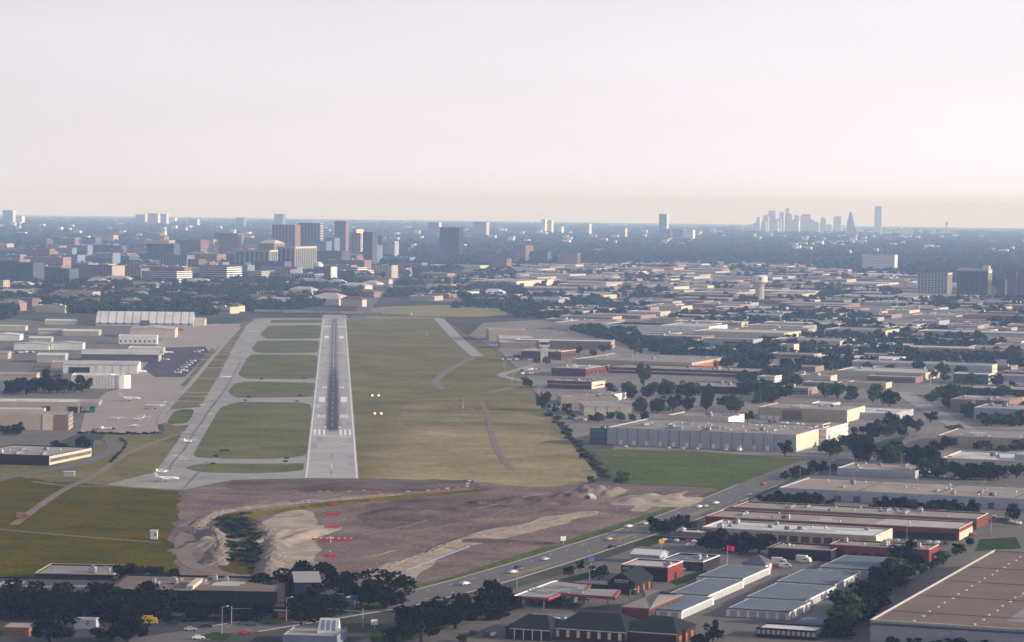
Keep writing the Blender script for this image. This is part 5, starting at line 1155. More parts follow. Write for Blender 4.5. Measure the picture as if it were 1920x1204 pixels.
lot_row('car parked behind the brick rows at the right edge', 'cars at the right edge lot', (1860, 975), (1915, 985), 7, R_(70), 10)
lot_row('car parked by the ribbon-windowed office lots', 'cars by the mid-right offices', (1600, 715), (1640, 716), 8, R_(70), 12)
lot_row('car parked in the blue shade behind the roadside trees', 'cars behind the roadside trees', (620, 1124), (700, 1122), 6, R_(60), 13)

lot_row('car parked on the lot beside the small white-fronted warehouse', 'cars by the small white-fronted warehouse', (1730, 893), (1800, 899), 9, R_(70), 21)
lot_row('car parked before the low grey-roofed shop', 'cars before the low grey-roofed shop', (1240, 1016), (1330, 1020), 8, R_(70), 22)
lot_row('car parked at the terminal forecourt', 'cars at the terminal forecourt', (940, 676), (1000, 676), 12, R_(80), 23)
lot_row('car parked between the hangar and the pale warehouse', 'cars by the four-bay hangar', (1060, 785), (1100, 790), 7, R_(80), 24)
lot_row('car parked behind the brick hall at lower right', 'cars behind the brick hall', (1770, 1000), (1830, 1006), 7, R_(70), 25)
lot_row('car parked beside the brick shop lot', 'cars beside the brick shop', (1270, 1072), (1330, 1060), 6, R_(30), 26)
lot_row('car parked at the bottom centre lot', 'cars at the bottom centre lot', (880, 1190), (945, 1196), 5, R_(80), 27)
for k, (x, y) in enumerate([(860, 1086), (1010, 1040), (1130, 1002), (1240, 966), (1330, 934), (1420, 898)]):
    car('vehicle spaced out along the far lane of the main road', x + 12, y + 12, RA, ['car_white', 'car_silver', 'car_tan', 'car_black', 'car_white', 'car_red'][k], 'car', 'cars spaced along the main road')
# ------------------------------------------------------------------ airfield equipment
def papi(label, px, py):
    p = U(px, py); p.z = .1; t = thing('approach_indicator', label, 'airfield light', p, RWY)
    MB().box(-.9, 0, .5, .9, 1.2, 1.3).build('housing', 'white', t); MB().tube([(0, -.03, .95), (0, .1, .95)], .62, 16).build('lamp', 'lamp', t)
    for x in (-.7, .7): MB().box(x - .06, .5, -.2, x + .06, .62, .5).build('leg', 'metal', t)
for l_, x, y in [('upper left of the four glowing approach lights beside the runway', 698, 744), ('upper right of the four glowing approach lights beside the runway', 710, 744), ('lower left of the four glowing approach lights beside the runway', 703, 778), ('lower right of the four glowing approach lights beside the runway', 715, 778)]: papi(l_, x, y)
def light_bar(label, x0, x1, y, hgt, white=False):
    a = U(x0, y); b = U(x1, y); W_ = (b - a).length; t = thing('approach_light_bar', label, 'light bar', a, RWY * .5)
    MB().box(0, -.3, hgt - .2, W_, .3, hgt + .6).build('beam', 'signal_red', t); n = max(3, int(W_ / 2.6))
    for k in range(n):
        x = W_ * (k + .5) / n; MB().box(x - .1, -.1, -.5, x + .1, .1, hgt).build('post', 'signal_red', t); MB().tube([(x, -.3, hgt + .5), (x, -.1, hgt + .9)], .3, 8).build('lamp_head', 'white' if white else 'signal_red', t)
        if k < n - 1: MB().tube([(x, 0, .2), (x + W_ / n, 0, hgt)], .08, 5).build('brace', 'signal_red', t)
light_bar('farthest short red approach light bar on the dirt', 614, 630, 949, .8); light_bar('second farthest red approach light bar on the dirt', 609, 636, 968, .9); light_bar('red approach light bar just behind the widest bar', 608, 639, 992, .9)
light_bar('widest red and white approach light bar on the dirt', 585, 663, 1017, 1.3, True); light_bar('nearest orange-red approach light bar on the dirt', 607, 633, 1047, .9)
t = thing('light_mast', 'white approach light mast standing before the nearest red bar', 'mast', U(619, 1054)); MB().tube([(0, 0, -.5), (0, 0, 5)], [.12, .08], 8).build('pole', 'rose', t); MB().box(-.4, -.2, 4.6, .4, .2, 5.0).build('lamp_head', 'white', t)
t = thing('light_mast', 'white centre mast on the widest approach light bar', 'mast', U(620, 1019)); MB().tube([(0, 0, -.5), (0, 0, 3)], [.15, .1], 8).build('pole', 'white', t); MB().box(-.9, -.3, 2.4, .9, .3, 3.0).build('lamp_head', 'white', t)
# windsock in its segmented circle
p = U(868, 766); t = thing('windsock', 'red and white windsock mast on its pale gravel circle', 'windsock', p)
MB().lathe([(9, .02), (9, .1), (8.8, .14)], 28).build('gravel_circle', 'track', t); MB().tube([(0, 0, 0), (0, 0, 7)], [.3, .16], 8).build('mast', 'white', t)
for z in (1.5, 3.5, 5.5): MB().tube([(0, 0, z), (0, 0, z + .8)], .36, 8).build('red_band', 'signal_red', t)
MB().tube([(0, 0, 6.8), (-1.2, .2, 6.7), (-3.2, .4, 6.2)], [.55, .45, .25], 10).build('sock', 'orange', t); MB().box(-1.4, -1.4, .1, 1.4, 1.4, .5).build('plinth', 'signal_red', t)
r = random.Random(9)
for k in range(14):
    a = k / 14 * 2 * math.pi; MB().box(-1.2, -.3, .1, 1.2, .3, .4).build('circle_marker', 'asphalt', t, (11.5 * math.cos(a), 11.5 * math.sin(a), 0), a + 1.57)
# localiser huts, markers, signs
for (x, y, l_) in [(130, 893, 'white equipment hut beside the field track'), (801, 630, 'small white marker post by the old taxiway')]:
    p = U(x, y); t = thing('equipment_hut', l_, 'hut', p, RWY); s = 1.0 if x < 200 else .4
    MB().box(-3 * s, -1.5, -.2, 3 * s, 1.5, 2.6).build('wall', 'palegrey', t); MB().box(-3.2 * s, -1.7, 2.6, 3.2 * s, 1.7, 2.8).build('roof', 'roof_white', t); MB().box(1.2 * s, -1.56, 0, 2.1 * s, -1.5, 2.1).build('door', 'grey', t)
t = thing('monitor_shelter', 'white shelter with red square panel at the end of the field path', 'hut', U(289, 1011), 0); MB().box(-1.6, -1, 0, 1.6, 1, 4).build('wall', 'white', t); MB().box(.1, -1.08, 1.6, 1.2, -1, 2.8).build('panel', 'signal_red', t); MB().box(-1.8, -1.2, 4, 1.8, 1.2, 4.2).build('roof', 'white', t)
t = car('rusty orange dump truck parked on the field track at far left', 44, 974, R_(8), 'rust', 'truck'); t.name = 'dump_truck'
SG = [(405, 857), (537, 861), (399, 871), (535, 867), (460, 752), (557, 754), (466, 746), (563, 743), (490, 712), (570, 711)]
for (x, y) in SG:
    t = thing('taxiway_sign', 'small black taxiway sign board at a grass island edge', 'sign', U(x, y), RWY, 'taxiway sign boards'); MB().box(-1.4, -.12, .3, 1.4, .12, 1.2).build('board', 'black', t)
    for xx in (-1, 1): MB().box(xx - .06, -.06, -.2, xx + .06, .06, .3).build('leg', 'metal', t)
t = thing('taxiway_sign', 'long black sign board on the big near grass island', 'sign', U(421, 847), RWY); MB().box(-3, -.12, .3, 3, .12, 1.3).build('board', 'black', t); MB().box(-2.5, -.08, -.2, -2.4, .08, .3).build('leg', 'metal', t); MB().box(2.4, -.08, -.2, 2.5, .08, .3).build('leg', 'metal', t)
# barricades and dirt works
bar = MB().box(-1.1, -.12, .2, 1.1, .12, .7).mesh('board', 'palegrey'); barr = MB().box(-1.1, -.12, .2, 1.1, .12, .7).mesh('board', 'signal_red')
for k, (x, y) in enumerate([(553, 921), (600, 923), (615, 923), (655, 923), (682, 921), (710, 924), (765, 923), (803, 921), (821, 919), (839, 917), (859, 915), (876, 913), (877, 908), (880, 903)]):
    t = thing('barricade', 'low red or white plastic barricade edging the turned earth', 'barricade', U(x, y), R_(k * 3), 'construction barricades'); link('board', barr if k in (5, 8, 10) else bar, t)
    for xx in (-1.2, 1.2): MB().box(xx - .2, -.4, -.1, xx + .2, .4, .22).build('foot', 'rubber', t)
p0, p1 = U(760, 1071), U(880, 1026); t = thing('pipe_line', 'pale straight pipe lying across the haul strip', 'pipe', p0); d = p1 - p0
L_ = d.length; k = int(L_ / 6); me = MB().tube([(0, 0, .3), (L_ / k - .25, 0, .3)], .32, 8).mesh('pipe_length', 'bluegrey')
for i in range(k): link('pipe_length', me, t, tuple(d * (i / k)), math.atan2(d.y, d.x))
p0, p1 = U(1093, 920), U(1113, 937); t = thing('culvert', 'white concrete culvert slab lying in the pale dirt', 'culvert', p0, math.atan2((p1 - p0).y, (p1 - p0).x)); L_ = (p1 - p0).length
for i in range(5): MB().box(L_ * i / 5, -1.6, .1, L_ * (i + 1) / 5 - .3, 1.6, 1.6 - .1 * (i % 2)).build('slab', 'white', t)
def mound(label, px, py, wx, wy, h, m, seed):
    p = U(px, py); n = 22; V = []; F = []; r = random.Random(seed); hs = [(r.uniform(-.7, .7), r.uniform(-.6, .6), r.uniform(.1, .35), r.uniform(.3, 1)) for _ in range(16)]
    for j in range(n + 1):
        for i in range(n + 1):
            u = i / n * 2 - 1; v = j / n * 2 - 1; e = max(0, 1 - u ** 4) * max(0, 1 - v ** 4)
            z = sum(q * math.exp(-((u - a) ** 2 + (v - b) ** 2) / s ** 2) for a, b, s, q in hs) * .5 + .15 + r.uniform(-.04, .04)
            V.append((u * wx / 2, v * wy / 2, -.1 + h * e * z))
    for j in range(n):
        for i in range(n): k = j * (n + 1) + i; F.append((k, k + 1, k + n + 2, k + n + 1))
    o = MB().add(V, F).build('dirt_mound', m, None, (p.x, p.y, .15), GRID * .7, smooth=True); tag(o, label, 'dirt mound')
mound('dark heap of turned soil in the middle of the construction site', 800, 962, 60, 80, 2.6, 'dark_dirt', 1); mound('long dark spoil ridge at the top of the construction site', 965, 943, 52, 30, 2.8, 'dark_dirt', 2)
mound('pale rocky mound left of the culvert', 1075, 930, 26, 55, 3.2, 'dirt', 3); mound('pale smooth heap by the creek end', 1130, 925, 22, 60, 4, 'track', 4); mound('pale dirt ridge along the road near the creek', 1235, 940, 46, 60, 3, 'pale_dirt', 5)
mound('pale eroded bank right of the creek thicket', 540, 1010, 26, 120, 2.2, 'pale_dirt', 6); mound('brown bank left of the creek thicket', 395, 1020, 20, 70, 3, 'track', 7); mound('rubble line of dark clods beside the haul strip', 960, 1018, 60, 16, 1.4, 'dark_dirt', 8)

# ------------------------------------------------------------------ poles, signs, flag
def pole(label, px, py, h, kind='lamp', name='street_lamp', cat='street lamp', m='palegrey', group=None, arm=2.2):
    t = thing(name, label, cat, U(px, py), R_(20), group); MB().tube([(0, 0, -.3), (0, 0, h)], [.16, .09], 8).build('pole', m, t)
    if kind == 'lamp': MB().tube([(0, 0, h - .1), (arm, 0, h + .2)], .06, 6).build('arm', m, t); MB().box(arm - .5, -.2, h + .08, arm + .3, .2, h + .3).build('lamp_head', 'white', t)
    elif kind == 'sign': MB().box(-1.3, -.12, h - 2, 1.3, .12, h).build('board', group or 'white', t)
    return t
pole('street lamp at the bottom intersection island', 416, 1190, 10); pole('street lamp beside the black trees, bottom left of centre', 537, 1166, 9); pole('street lamp on the main road verge below the lone trees', 969, 1103, 8); pole('street lamp beside the hipped brick shop', 1181, 1150, 9)
pole('slim lamp post beside the filling station lawn', 1105, 1096, 6); pole('tall white mast among the mid-right trees', 1745, 722, 24, 'none', 'radio_mast', 'mast', 'white'); pole('thin pale mast in the dark tree belt', 1465, 690, 26, 'none', 'radio_mast', 'mast'); pole('lamp post by the right edge lawn', 1858, 1003, 9); pole('lamp post behind the dark hedge near the small warehouse', 1556, 892, 9)
pole('blue and white price sign by the roadside lot', 665, 1140, 5, 'sign', 'price_sign', 'sign', 'white', 'sign_blue'); pole('yellow square sign on a post by the long low shop', 1240, 1040, 7, 'sign', 'shop_sign', 'sign', 'metal', 'yellow'); pole('blue sign beside the three roadside trees', 1108, 1066, 5, 'sign', 'shop_sign', 'sign', 'metal', 'sign_blue'); pole('white roadside board on the construction verge', 1056, 1022, 4, 'sign', 'road_sign', 'sign', 'metal', 'white'); pole('white post sign at the hedge corner, bottom centre', 702, 1182, 4, 'sign', 'road_sign', 'sign', 'metal', 'white')
for o in list(COL.objects):
    if o.get('group') in ('sign_blue', 'yellow', 'white'): del o['group']
t = thing('flagpole', 'flagpole flying a large red flag above the storage units', 'flagpole', U(1363, 1070)); MB().tube([(0, 0, -.3), (0, 0, 11)], [.2, .08], 8).build('pole', 'palegrey', t)
mb = MB(); 
for k in range(6): mb.v += [(.1 + k * .55, .18 * math.sin(k * 1.3), 8.6 - k * .05), (.1 + k * .55, .18 * math.sin(k * 1.3 + .4), 10.8 - k * .06)]
for k in range(5): mb.f.append((2 * k, 2 * k + 2, 2 * k + 3, 2 * k + 1)); mb.m.append(0)
mb.build('flag', 'flag_red', t)
# traffic signal mast arm
t = thing('traffic_signal', 'traffic signal mast arm with green street sign over the main road', 'traffic light', U(680, 1178), R_(165)); MB().tube([(0, 0, -.3), (0, 0, 7.4)], [.18, .12], 8).build('pole', 'palegrey', t); MB().tube([(0, 0, 6.0), (14, 0, 6.6)], [.12, .07], 6).build('arm', 'palegrey', t)
for x in (8.2, 11, 14): MB().box(x - .7, -.2, 6.0, x + .7, .2, 7.0).build('signal_head', 'black', t)
MB().box(1, -.05, 5.2, 4.4, .05, 5.9).build('street_name_board', 'green', t)
t = thing('traffic_signal', 'traffic signal pole at the left kerb of the bottom intersection', 'traffic light', U(434, 1172), R_(-10)); MB().tube([(0, 0, -.3), (0, 0, 7)], [.18, .12], 8).build('pole', 'palegrey', t); MB().tube([(0, 0, 6.0), (8, 0, 6.4)], [.1, .06], 6).build('arm', 'palegrey', t); MB().box(7, -.2, 5.9, 8, .2, 6.9).build('signal_head', 'black', t)
for k, (x, y) in enumerate([(1500, 905), (1600, 912), (1720, 922), (1840, 934), (1690, 880), (1400, 960), (1700, 1024)]): pole('lamp post among the lower right warehouses', x, y, 9, 'lamp', 'street_lamp', 'street lamp', 'grey', 'lamps among the lower right warehouses')
for k, (x, y) in enumerate([(1010, 738), (960, 716), (945, 690)]): pole('thin light post along the lane by the terminal', x, y, 6, 'lamp', 'light_post', 'street lamp', 'white', 'light posts along the terminal lane')

# ------------------------------------------------------------------ trees
def crown_mesh(name, seed, n, leaf, m, flat=.75, low=.12, lobes=12):
    """unit crown: ~1 wide, ~flat high, base at 0; leaf clumps spread over and through uneven lobes"""
    r = np.random.default_rng(seed); C = []; 
    C.append((0, 0, flat * .52, .33))
    for i in range(lobes):
        a = i / lobes * 6.283 + r.uniform(-.4, .4); rad = r.uniform(.14, .4); z = flat * r.uniform(.22, .88)
        C.append((math.cos(a) * rad, math.sin(a) * rad, z, r.uniform(.09, .22)))
    V = np.zeros((n * 4, 3)); 
    for k in range(n):
        c = C[r.integers(len(C))]; d = r.normal(size=3); d /= np.linalg.norm(d); q = r.uniform(.6, 1.08) ** .7
        p = np.array(c[:3]) + d * c[3] * q * np.array([1, 1, .85]); p[2] = max(low, p[2])
        nn = d * .8 + r.normal(size=3) * .7; nn /= np.linalg.norm(nn); a = np.cross(nn, r.normal(size=3)); a /= np.linalg.norm(a); b = np.cross(nn, a); s = leaf * r.uniform(.6, 1.4)
        for i, (u, v) in enumerate(((-1, -.6), (1, -.7), (.8, .7), (-.9, .6))): V[k * 4 + i] = p + a * u * s + b * v * s
    me = bpy.data.meshes.new(name); me.from_pydata(V.tolist(), [], [(4 * i, 4 * i + 1, 4 * i + 2, 4 * i + 3) for i in range(n)]); me.materials.append(MATS[m]); me.update(); return me
def trunk_mesh(seed, flat):
    r = random.Random(seed); mb = MB(); mb.tube([(0, 0, -.02), (.01, 0, .12), (.0, .01, .3), (.01, .0, flat * .6)], [.045, .032, .026, .012], 7)
    for k in range(5):
        a = k * 1.26 + r.uniform(-.3, .3); z = r.uniform(.14, .3); mb.tube([(0, 0, z), (math.cos(a) * .13, math.sin(a) * .13, z + .13), (math.cos(a) * .25, math.sin(a) * .25, z + .24)], [.02, .014, .006], 5)
    return mb.mesh('trunk', 'bark')
def crowns(m, n, leaf, flats, base): return [(crown_mesh('crown', base + i, n, leaf, m, f), trunk_mesh(base + i, f), f) for i, f in enumerate(flats)]
PRO = {'dark': crowns('leaf', 1250, .034, (.8, .9, .75, 1.0), 100) + crowns('leaf_warm', 1150, .034, (.85, .7, .95), 150), 'green': crowns('leaf_green', 1300, .037, (.85, .75, .95, .8), 200), 'olive': crowns('leaf_olive', 1300, .037, (.8, .9), 300)}
NT = [0]
def tree(label, px, py, w_px, kind='dark', group=None, hs=1.0, name='broadleaf_tree'):
    p = U(px, py); w = w_px * p.y / FPX; r = random.Random(NT[0] * 7 + 1); NT[0] += 1
    if p.y < 1250: hs *= .84
    c, tr, f = PRO[kind][r.randrange(len(PRO[kind]))]
    t = thing(name, label, 'tree' if name != 'shrub' else 'shrub', p, r.uniform(0, 6.28), group); t.scale = (w, w, w * hs * r.uniform(.92, 1.08))
    link('trunk', tr, t); link('crown', c, t); return t
# foreground singles (foot pixel, crown width in pixels)
ONE = [('round black tree left of the near field gate, behind the store', 243, 1108, 73, 'dark', .95), ('round black tree next to the field end of the store roof', 305, 1106, 73, 'dark', .85), ('spreading black tree behind the blue house', 566, 1120, 110, 'dark', .8), ('black tree just left of the blue house', 500, 1126, 90, 'dark', .75),
       ('black tree right of the blue house', 636, 1124, 81, 'dark', 1.0), ('largest black tree at the roadside lot', 722, 1140, 132, 'dark', .85), ('black tree between the largest tree and the blue house', 676, 1134, 73, 'dark', .8), ('black tree over the storefront with the orange panel', 585, 1160, 93, 'dark', .85), ('black tree with visible trunk by the kerb', 565, 1172, 63, 'dark', 1.1),
       ('black tree at the bottom left corner beside the hut', 92, 1212, 98, 'dark', .95), ('black tree in front of the white box trailer', 240, 1204, 95, 'dark', .95), ('black tree at the bottom edge behind the yellow truck', 205, 1200, 73, 'dark', .8),
       ('large black tree right of the traffic signal, bottom centre', 790, 1204, 107, 'dark', .95), ('large black tree over the bottom centre lot', 855, 1180, 112, 'dark', .75), ('black tree left of the filling station canopy', 925, 1150, 93, 'dark', .85), ('dark tree at the left end of the canopy', 955, 1146, 61, 'dark', .9), ('dark tree above the bottom centre lot edge', 745, 1215, 73, 'dark', .9),
       ('yellow-green bush tree at the bottom edge', 868, 1204, 26, 'olive', .9), ('left one of the two small roadside trees', 1067, 1080, 24, 'dark', 1.15), ('right one of the two small roadside trees', 1089, 1070, 20, 'dark', 1.2), ('round black tree beside the peaked brick shop', 1123, 1088, 42, 'dark', .9),
       ('yellow-tipped tree beside the long storage row', 1600, 1150, 52, 'olive', .95), ('round tree with trunk by the pale warehouse front', 1472, 856, 30, 'dark', 1.1), ('tall green tree between the brick offices', 1207, 724, 34, 'green', 1.4), ('round dark tree at the end of the red-brick hall', 1132, 700, 22, 'dark', .95), ('large green tree right of the long hangar', 1190, 668, 42, 'green', 1.15),
       ('round tree at the creek head by the hangar', 1020, 770, 38, 'green', 1.0), ('lone black tree on the cul-de-sac lawn', 158, 846, 42, 'dark', .85), ('round bush between the two pale sheds', 84, 656, 24, 'dark', .6), ('round tree at the right edge by the paved lot', 1900, 978, 36, 'dark', .9), ('bushy tree at the end of the green field', 1166, 908, 36, 'green', .75), ('small bush at the creek mouth', 1108, 905, 18, 'green', .7),
       ('small round tree by the lawn at the right', 1798, 1036, 30, 'dark', .9), ('small tree beside the right lawn corner', 1818, 1022, 22, 'dark', .8), ('dark tree at the right roof corner by the brick hall', 1740, 1042, 26, 'dark', .8), ('round tree right of the tan building panel', 1668, 762, 40, 'dark', .95), ('round dark tree left of the grey warehouse bay', 1402, 790, 26, 'dark', .9), ('dark round tree by the terminal road', 988, 726, 26, 'green', 1.0)]
for l_, x, y, w, k, hs in ONE: tree(l_, x, y, w, k, None, hs)
def row(label, group, pts, n, w, kinds=('dark',), jit=6, seed=0, hs=.9, jy=None, name='broadleaf_tree'):
    r = random.Random(seed); seg = [math.dist(a, b) for a, b in zip(pts[:-1], pts[1:])]; T = sum(seg)
    for i in range(n):
        s = (i + .5) / n * T + r.uniform(-.3, .3) * T / n; k = 0
        while k < len(seg) - 1 and s > seg[k]: s -= seg[k]; k += 1
        f = min(1, s / seg[k]); x = pts[k][0] + (pts[k + 1][0] - pts[k][0]) * f + r.uniform(-jit, jit); y = pts[k][1] + (pts[k + 1][1] - pts[k][1]) * f + r.uniform(-1, 1) * (jy if jy is not None else jit * .4)
        p = U(x, y)
        if in_foot(p.x, p.y, -3): continue
        tree(label, x, y, w * r.uniform(.75, 1.25), r.choice(kinds), group, hs * r.uniform(.85, 1.15), name)
row('black tree in the solid dark mass before the foreground store at left', 'black trees before the left store', [(-10, 1156), (90, 1158), (200, 1158), (300, 1160)], 17, 96, seed=1, hs=.75)
row('black tree in the mass behind the left store roof', 'black trees behind the left store', [(-10, 1128), (110, 1122), (195, 1116)], 9, 70, seed=2, hs=.65)
row('black tree by the roadside in front of the brick rows', 'black roadside trees by the brick rows', [(1225, 1002), (1250, 1000), (1285, 990)], 5, 40, seed=3)
row('dark tree in the row before the white-roofed building', 'dark trees before the white-roofed building', [(1318, 1026), (1380, 1038), (1445, 1034)], 11, 42, seed=4)
row('dark tree before the right half of the white roof', 'dark trees right of the white roof', [(1560, 1014), (1620, 1016)], 5, 30, seed=5)
row('dark tree in the hedge row before the long tan-roofed warehouse', 'dark hedge trees before the tan-roofed warehouse', [(1415, 944), (1480, 948), (1555, 950)], 11, 31, seed=6, hs=.8)
row('dark tree in the hedge row at the right part of the tan-roofed warehouse', 'dark hedge trees further right', [(1640, 958), (1680, 958), (1740, 960), (1830, 966)], 16, 31, seed=7, hs=.8)
row('dark tree in the belt between storage units and huge warehouse', 'dark belt along the huge warehouse', [(1560, 1200), (1600, 1170), (1640, 1130), (1680, 1095), (1712, 1070)], 26, 66, ('dark', 'dark', 'green'), 12, 8, .9)
row('dark tree at the far end of the belt beside the huge warehouse', 'far end of the belt along the warehouse', [(1720, 1082), (1765, 1056), (1800, 1038)], 5, 26, ('green', 'dark', 'green'), 5, 9, .7)
row('black tree along the bottom edge below the huge warehouse', 'black trees along the bottom right edge', [(1650, 1212), (1740, 1216), (1860, 1218)], 5, 44, seed=10, hs=.6)
row('black conifer-like tree at the bottom edge below the storage units', 'black trees below the storage units', [(1300, 1214), (1335, 1206), (1350, 1200)], 4, 34, seed=11, hs=1.3)
row('dark tree in the dense grove beside the small white-fronted warehouse', 'dark grove by the small warehouse', [(1600, 862), (1660, 868), (1740, 872), (1770, 880)], 16, 40, ('dark', 'dark', 'green'), 14, 12, 1.0, 6)
row('dark tree in the grove below the white-roofed warehouse at the right edge', 'dark grove under the right white roof', [(1730, 892), (1800, 898), (1900, 902)], 12, 42, ('green', 'dark', 'green'), 12, 13, .8, 5)
row('dark tree in the grove right of the lit white end block', 'dark grove right of the white end block', [(1548, 856), (1600, 840), (1660, 818), (1740, 800)], 18, 34, ('dark', 'green', 'dark'), 14, 14, .95, 8)
row('dark tree between the green field and the small warehouse', 'dark trees at the end of the green field', [(1470, 900), (1500, 894), (1562, 886)], 8, 26, ('dark',), 8, 15, .9)
row('dark tree in the clump in front of the right tan building', 'dark clump before the right tan building', [(1745, 846), (1800, 842), (1870, 846), (1930, 850)], 9, 28, ('green', 'dark', 'green'), 8, 16)
row('dark tree along the dark belt behind the pale warehouse', 'dark belt behind the pale warehouse', [(1185, 770), (1240, 772), (1330, 766), (1400, 768)], 14, 30, ('green', 'dark', 'green'), 12, 17, 1.0, 6)
row('dark green tree in the belt between brick office and hangar', 'belt between brick office and hangar', [(1135, 738), (1200, 744), (1260, 738), (1330, 744)], 14, 28, ('green', 'dark'), 12, 18, 1.0, 6)
row('dark tree in the belt below the white stepped office', 'dark belt below the stepped office', [(1375, 742), (1440, 738), (1500, 736), (1600, 748), (1660, 755)], 20, 28, ('green', 'dark', 'green'), 12, 19, 1.0, 5)
row('dark tree in the long belt left of the very long grey building', 'long dark belt by the long grey building', [(1270, 678), (1350, 690), (1450, 694), (1560, 690), (1640, 692)], 26, 28, ('dark', 'green', 'dark'), 12, 20, 1.0, 5)
row('dark tree in the belt under the very long grey building', 'belt under the long grey building', [(1660, 700), (1740, 706), (1800, 716), (1890, 722)], 14, 26, ('green', 'dark', 'green'), 10, 21)
row('dark tree lining the right side of the wide side street', 'trees right of the side street', [(1740, 756), (1800, 768), (1830, 788), (1900, 792)], 9, 24, ('green', 'dark', 'green'), 10, 22)
row('green tree around the four-bay hangar lot', 'trees around the four-bay hangar', [(1008, 768), (1045, 776), (1100, 790), (1210, 790)], 10, 20, ('green', 'dark'), 8, 51, 1.0)
row('tree lining the terminal approach below the control tower', 'trees at the terminal approach', [(1000, 684), (1060, 676), (1085, 668), (1150, 660)], 9, 17, ('green', 'dark'), 8, 52, 1.0)
row('tree in the black grove left of the ribbed hangar', 'black grove left of the ribbed hangar', [(5, 738), (60, 738), (120, 736), (165, 734)], 9, 42, ('dark',), 6, 23, .85)
row('black tree along the pale stained roof building', 'black trees at the stained roof building', [(-5, 862), (50, 872), (100, 868), (118, 850)], 7, 34, ('dark',), 6, 24, .8)
row('dark tree at the tan windowless block', 'dark trees at the tan block', [(0, 812), (22, 818), (44, 812)], 4, 30, ('dark',), 4, 25, .9)
row('clipped shrub in the hedge beside the cul-de-sac road', 'hedge shrubs by the cul-de-sac', [(206, 870), (228, 846), (236, 832), (224, 824)], 16, 9, ('dark',), 1.5, 26, .5, name='shrub')
row('reddish low hedge shrub along the near apron edge', 'hedge shrubs along the apron', [(142, 812), (220, 815), (300, 814)], 26, 10, ('dark',), 2, 27, .5, name='shrub')
row('black tree in the group around the storefront with the orange panel', 'black trees around the storefront', [(470, 1140), (520, 1152), (600, 1164), (640, 1152)], 8, 66, seed=41, hs=.8)
row('black tree along the front of the foreground store', 'black trees along the store front', [(330, 1158), (420, 1160), (500, 1162)], 6, 62, ('dark',), 5, 46, .75)
row('dark shrub in the planting strip before the foreground store', 'planting strip shrubs before the store', [(250, 1163), (360, 1165), (480, 1166)], 16, 22, ('dark',), 4, 44, .6, name='shrub')
row('black tree in the mass over the bottom centre lot', 'black trees over the bottom centre lot', [(770, 1190), (830, 1172), (900, 1160), (950, 1160)], 7, 80, ('dark',), 6, 45, .75)
row('shrub on the left bank of the creek thicket', 'left bank shrubs of the creek thicket', [(418, 975), (432, 1000), (432, 1030), (428, 1062)], 16, 22, ('green', 'dark'), 7, 42, .4, 7, name='shrub')
row('shrub on the right bank of the creek thicket', 'right bank shrubs of the creek thicket', [(455, 970), (482, 1000), (486, 1040), (476, 1068)], 16, 22, ('green', 'dark'), 7, 43, .4, 7, name='shrub')
row('shrub in the creek thicket in the construction site', 'creek thicket shrubs', [(425, 985), (450, 1000), (465, 1030), (460, 1060)], 40, 24, ('green', 'dark', 'green'), 18, 28, .4, 14, name='shrub')
row('shrub along the creek line beside the meadow', 'creek line shrubs', [(1030, 778), (1050, 800), (1075, 830), (1100, 860), (1140, 900)], 36, 17, ('green', 'dark', 'green'), 7, 29, .5, name='shrub')

# ------------------------------------------------------------------ trees too many to count: one mass of woodland
FARC = bpy.data.collections.new('woodland_prototypes')
for i, f in enumerate((.8, .65, .95)):
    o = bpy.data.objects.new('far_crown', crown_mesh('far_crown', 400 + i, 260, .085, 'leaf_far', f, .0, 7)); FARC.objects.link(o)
gn = bpy.data.node_groups.new('woodland', 'GeometryNodeTree')
gn.interface.new_socket('Geometry', in_out='INPUT', socket_type='NodeSocketGeometry'); gn.interface.new_socket('Geometry', in_out='OUTPUT', socket_type='NodeSocketGeometry')
N = gn.nodes; K = gn.links; gi = N.new('NodeGroupInput'); go = N.new('NodeGroupOutput'); ip = N.new('GeometryNodeInstanceOnPoints'); ci = N.new('GeometryNodeCollectionInfo')
ci.inputs['Collection'].default_value = FARC; ci.inputs['Separate Children'].default_value = True; ci.inputs['Reset Children'].default_value = True
ip.inputs['Pick Instance'].default_value = True
at = N.new('GeometryNodeInputNamedAttribute'); at.data_type = 'FLOAT_VECTOR'; at.inputs['Name'].default_value = 'size'
rz_ = N.new('FunctionNodeRandomValue'); rz_.data_type = 'FLOAT_VECTOR'; rz_.inputs[1].default_value = (0, 0, 6.28)
ix = N.new('FunctionNodeRandomValue'); ix.data_type = 'INT'; ix.inputs[4].default_value = 0; ix.inputs[5].default_value = 2
K.new(gi.outputs[0], ip.inputs['Points']); K.new(ci.outputs[0], ip.inputs['Instance']); K.new(at.outputs[0], ip.inputs['Scale']); K.new(rz_.outputs[0], ip.inputs['Rotation']); K.new(ix.outputs[2], ip.inputs['Instance Index']); K.new(ip.outputs[0], go.inputs[0])
def woods(name, label, pts):
    me = bpy.data.meshes.new(name); me.from_pydata([p[0] for p in pts], [], []); a = me.attributes.new('size', 'FLOAT_VECTOR', 'POINT')
    a.data.foreach_set('vector', np.array([p[1] for p in pts], dtype=np.float32).ravel()); o = link(name, me); md = o.modifiers.new('woodland', 'NODES'); md.node_group = gn
    o['kind'] = 'stuff'; o['label'] = label; me.materials.append(MATS['leaf_far']); return o
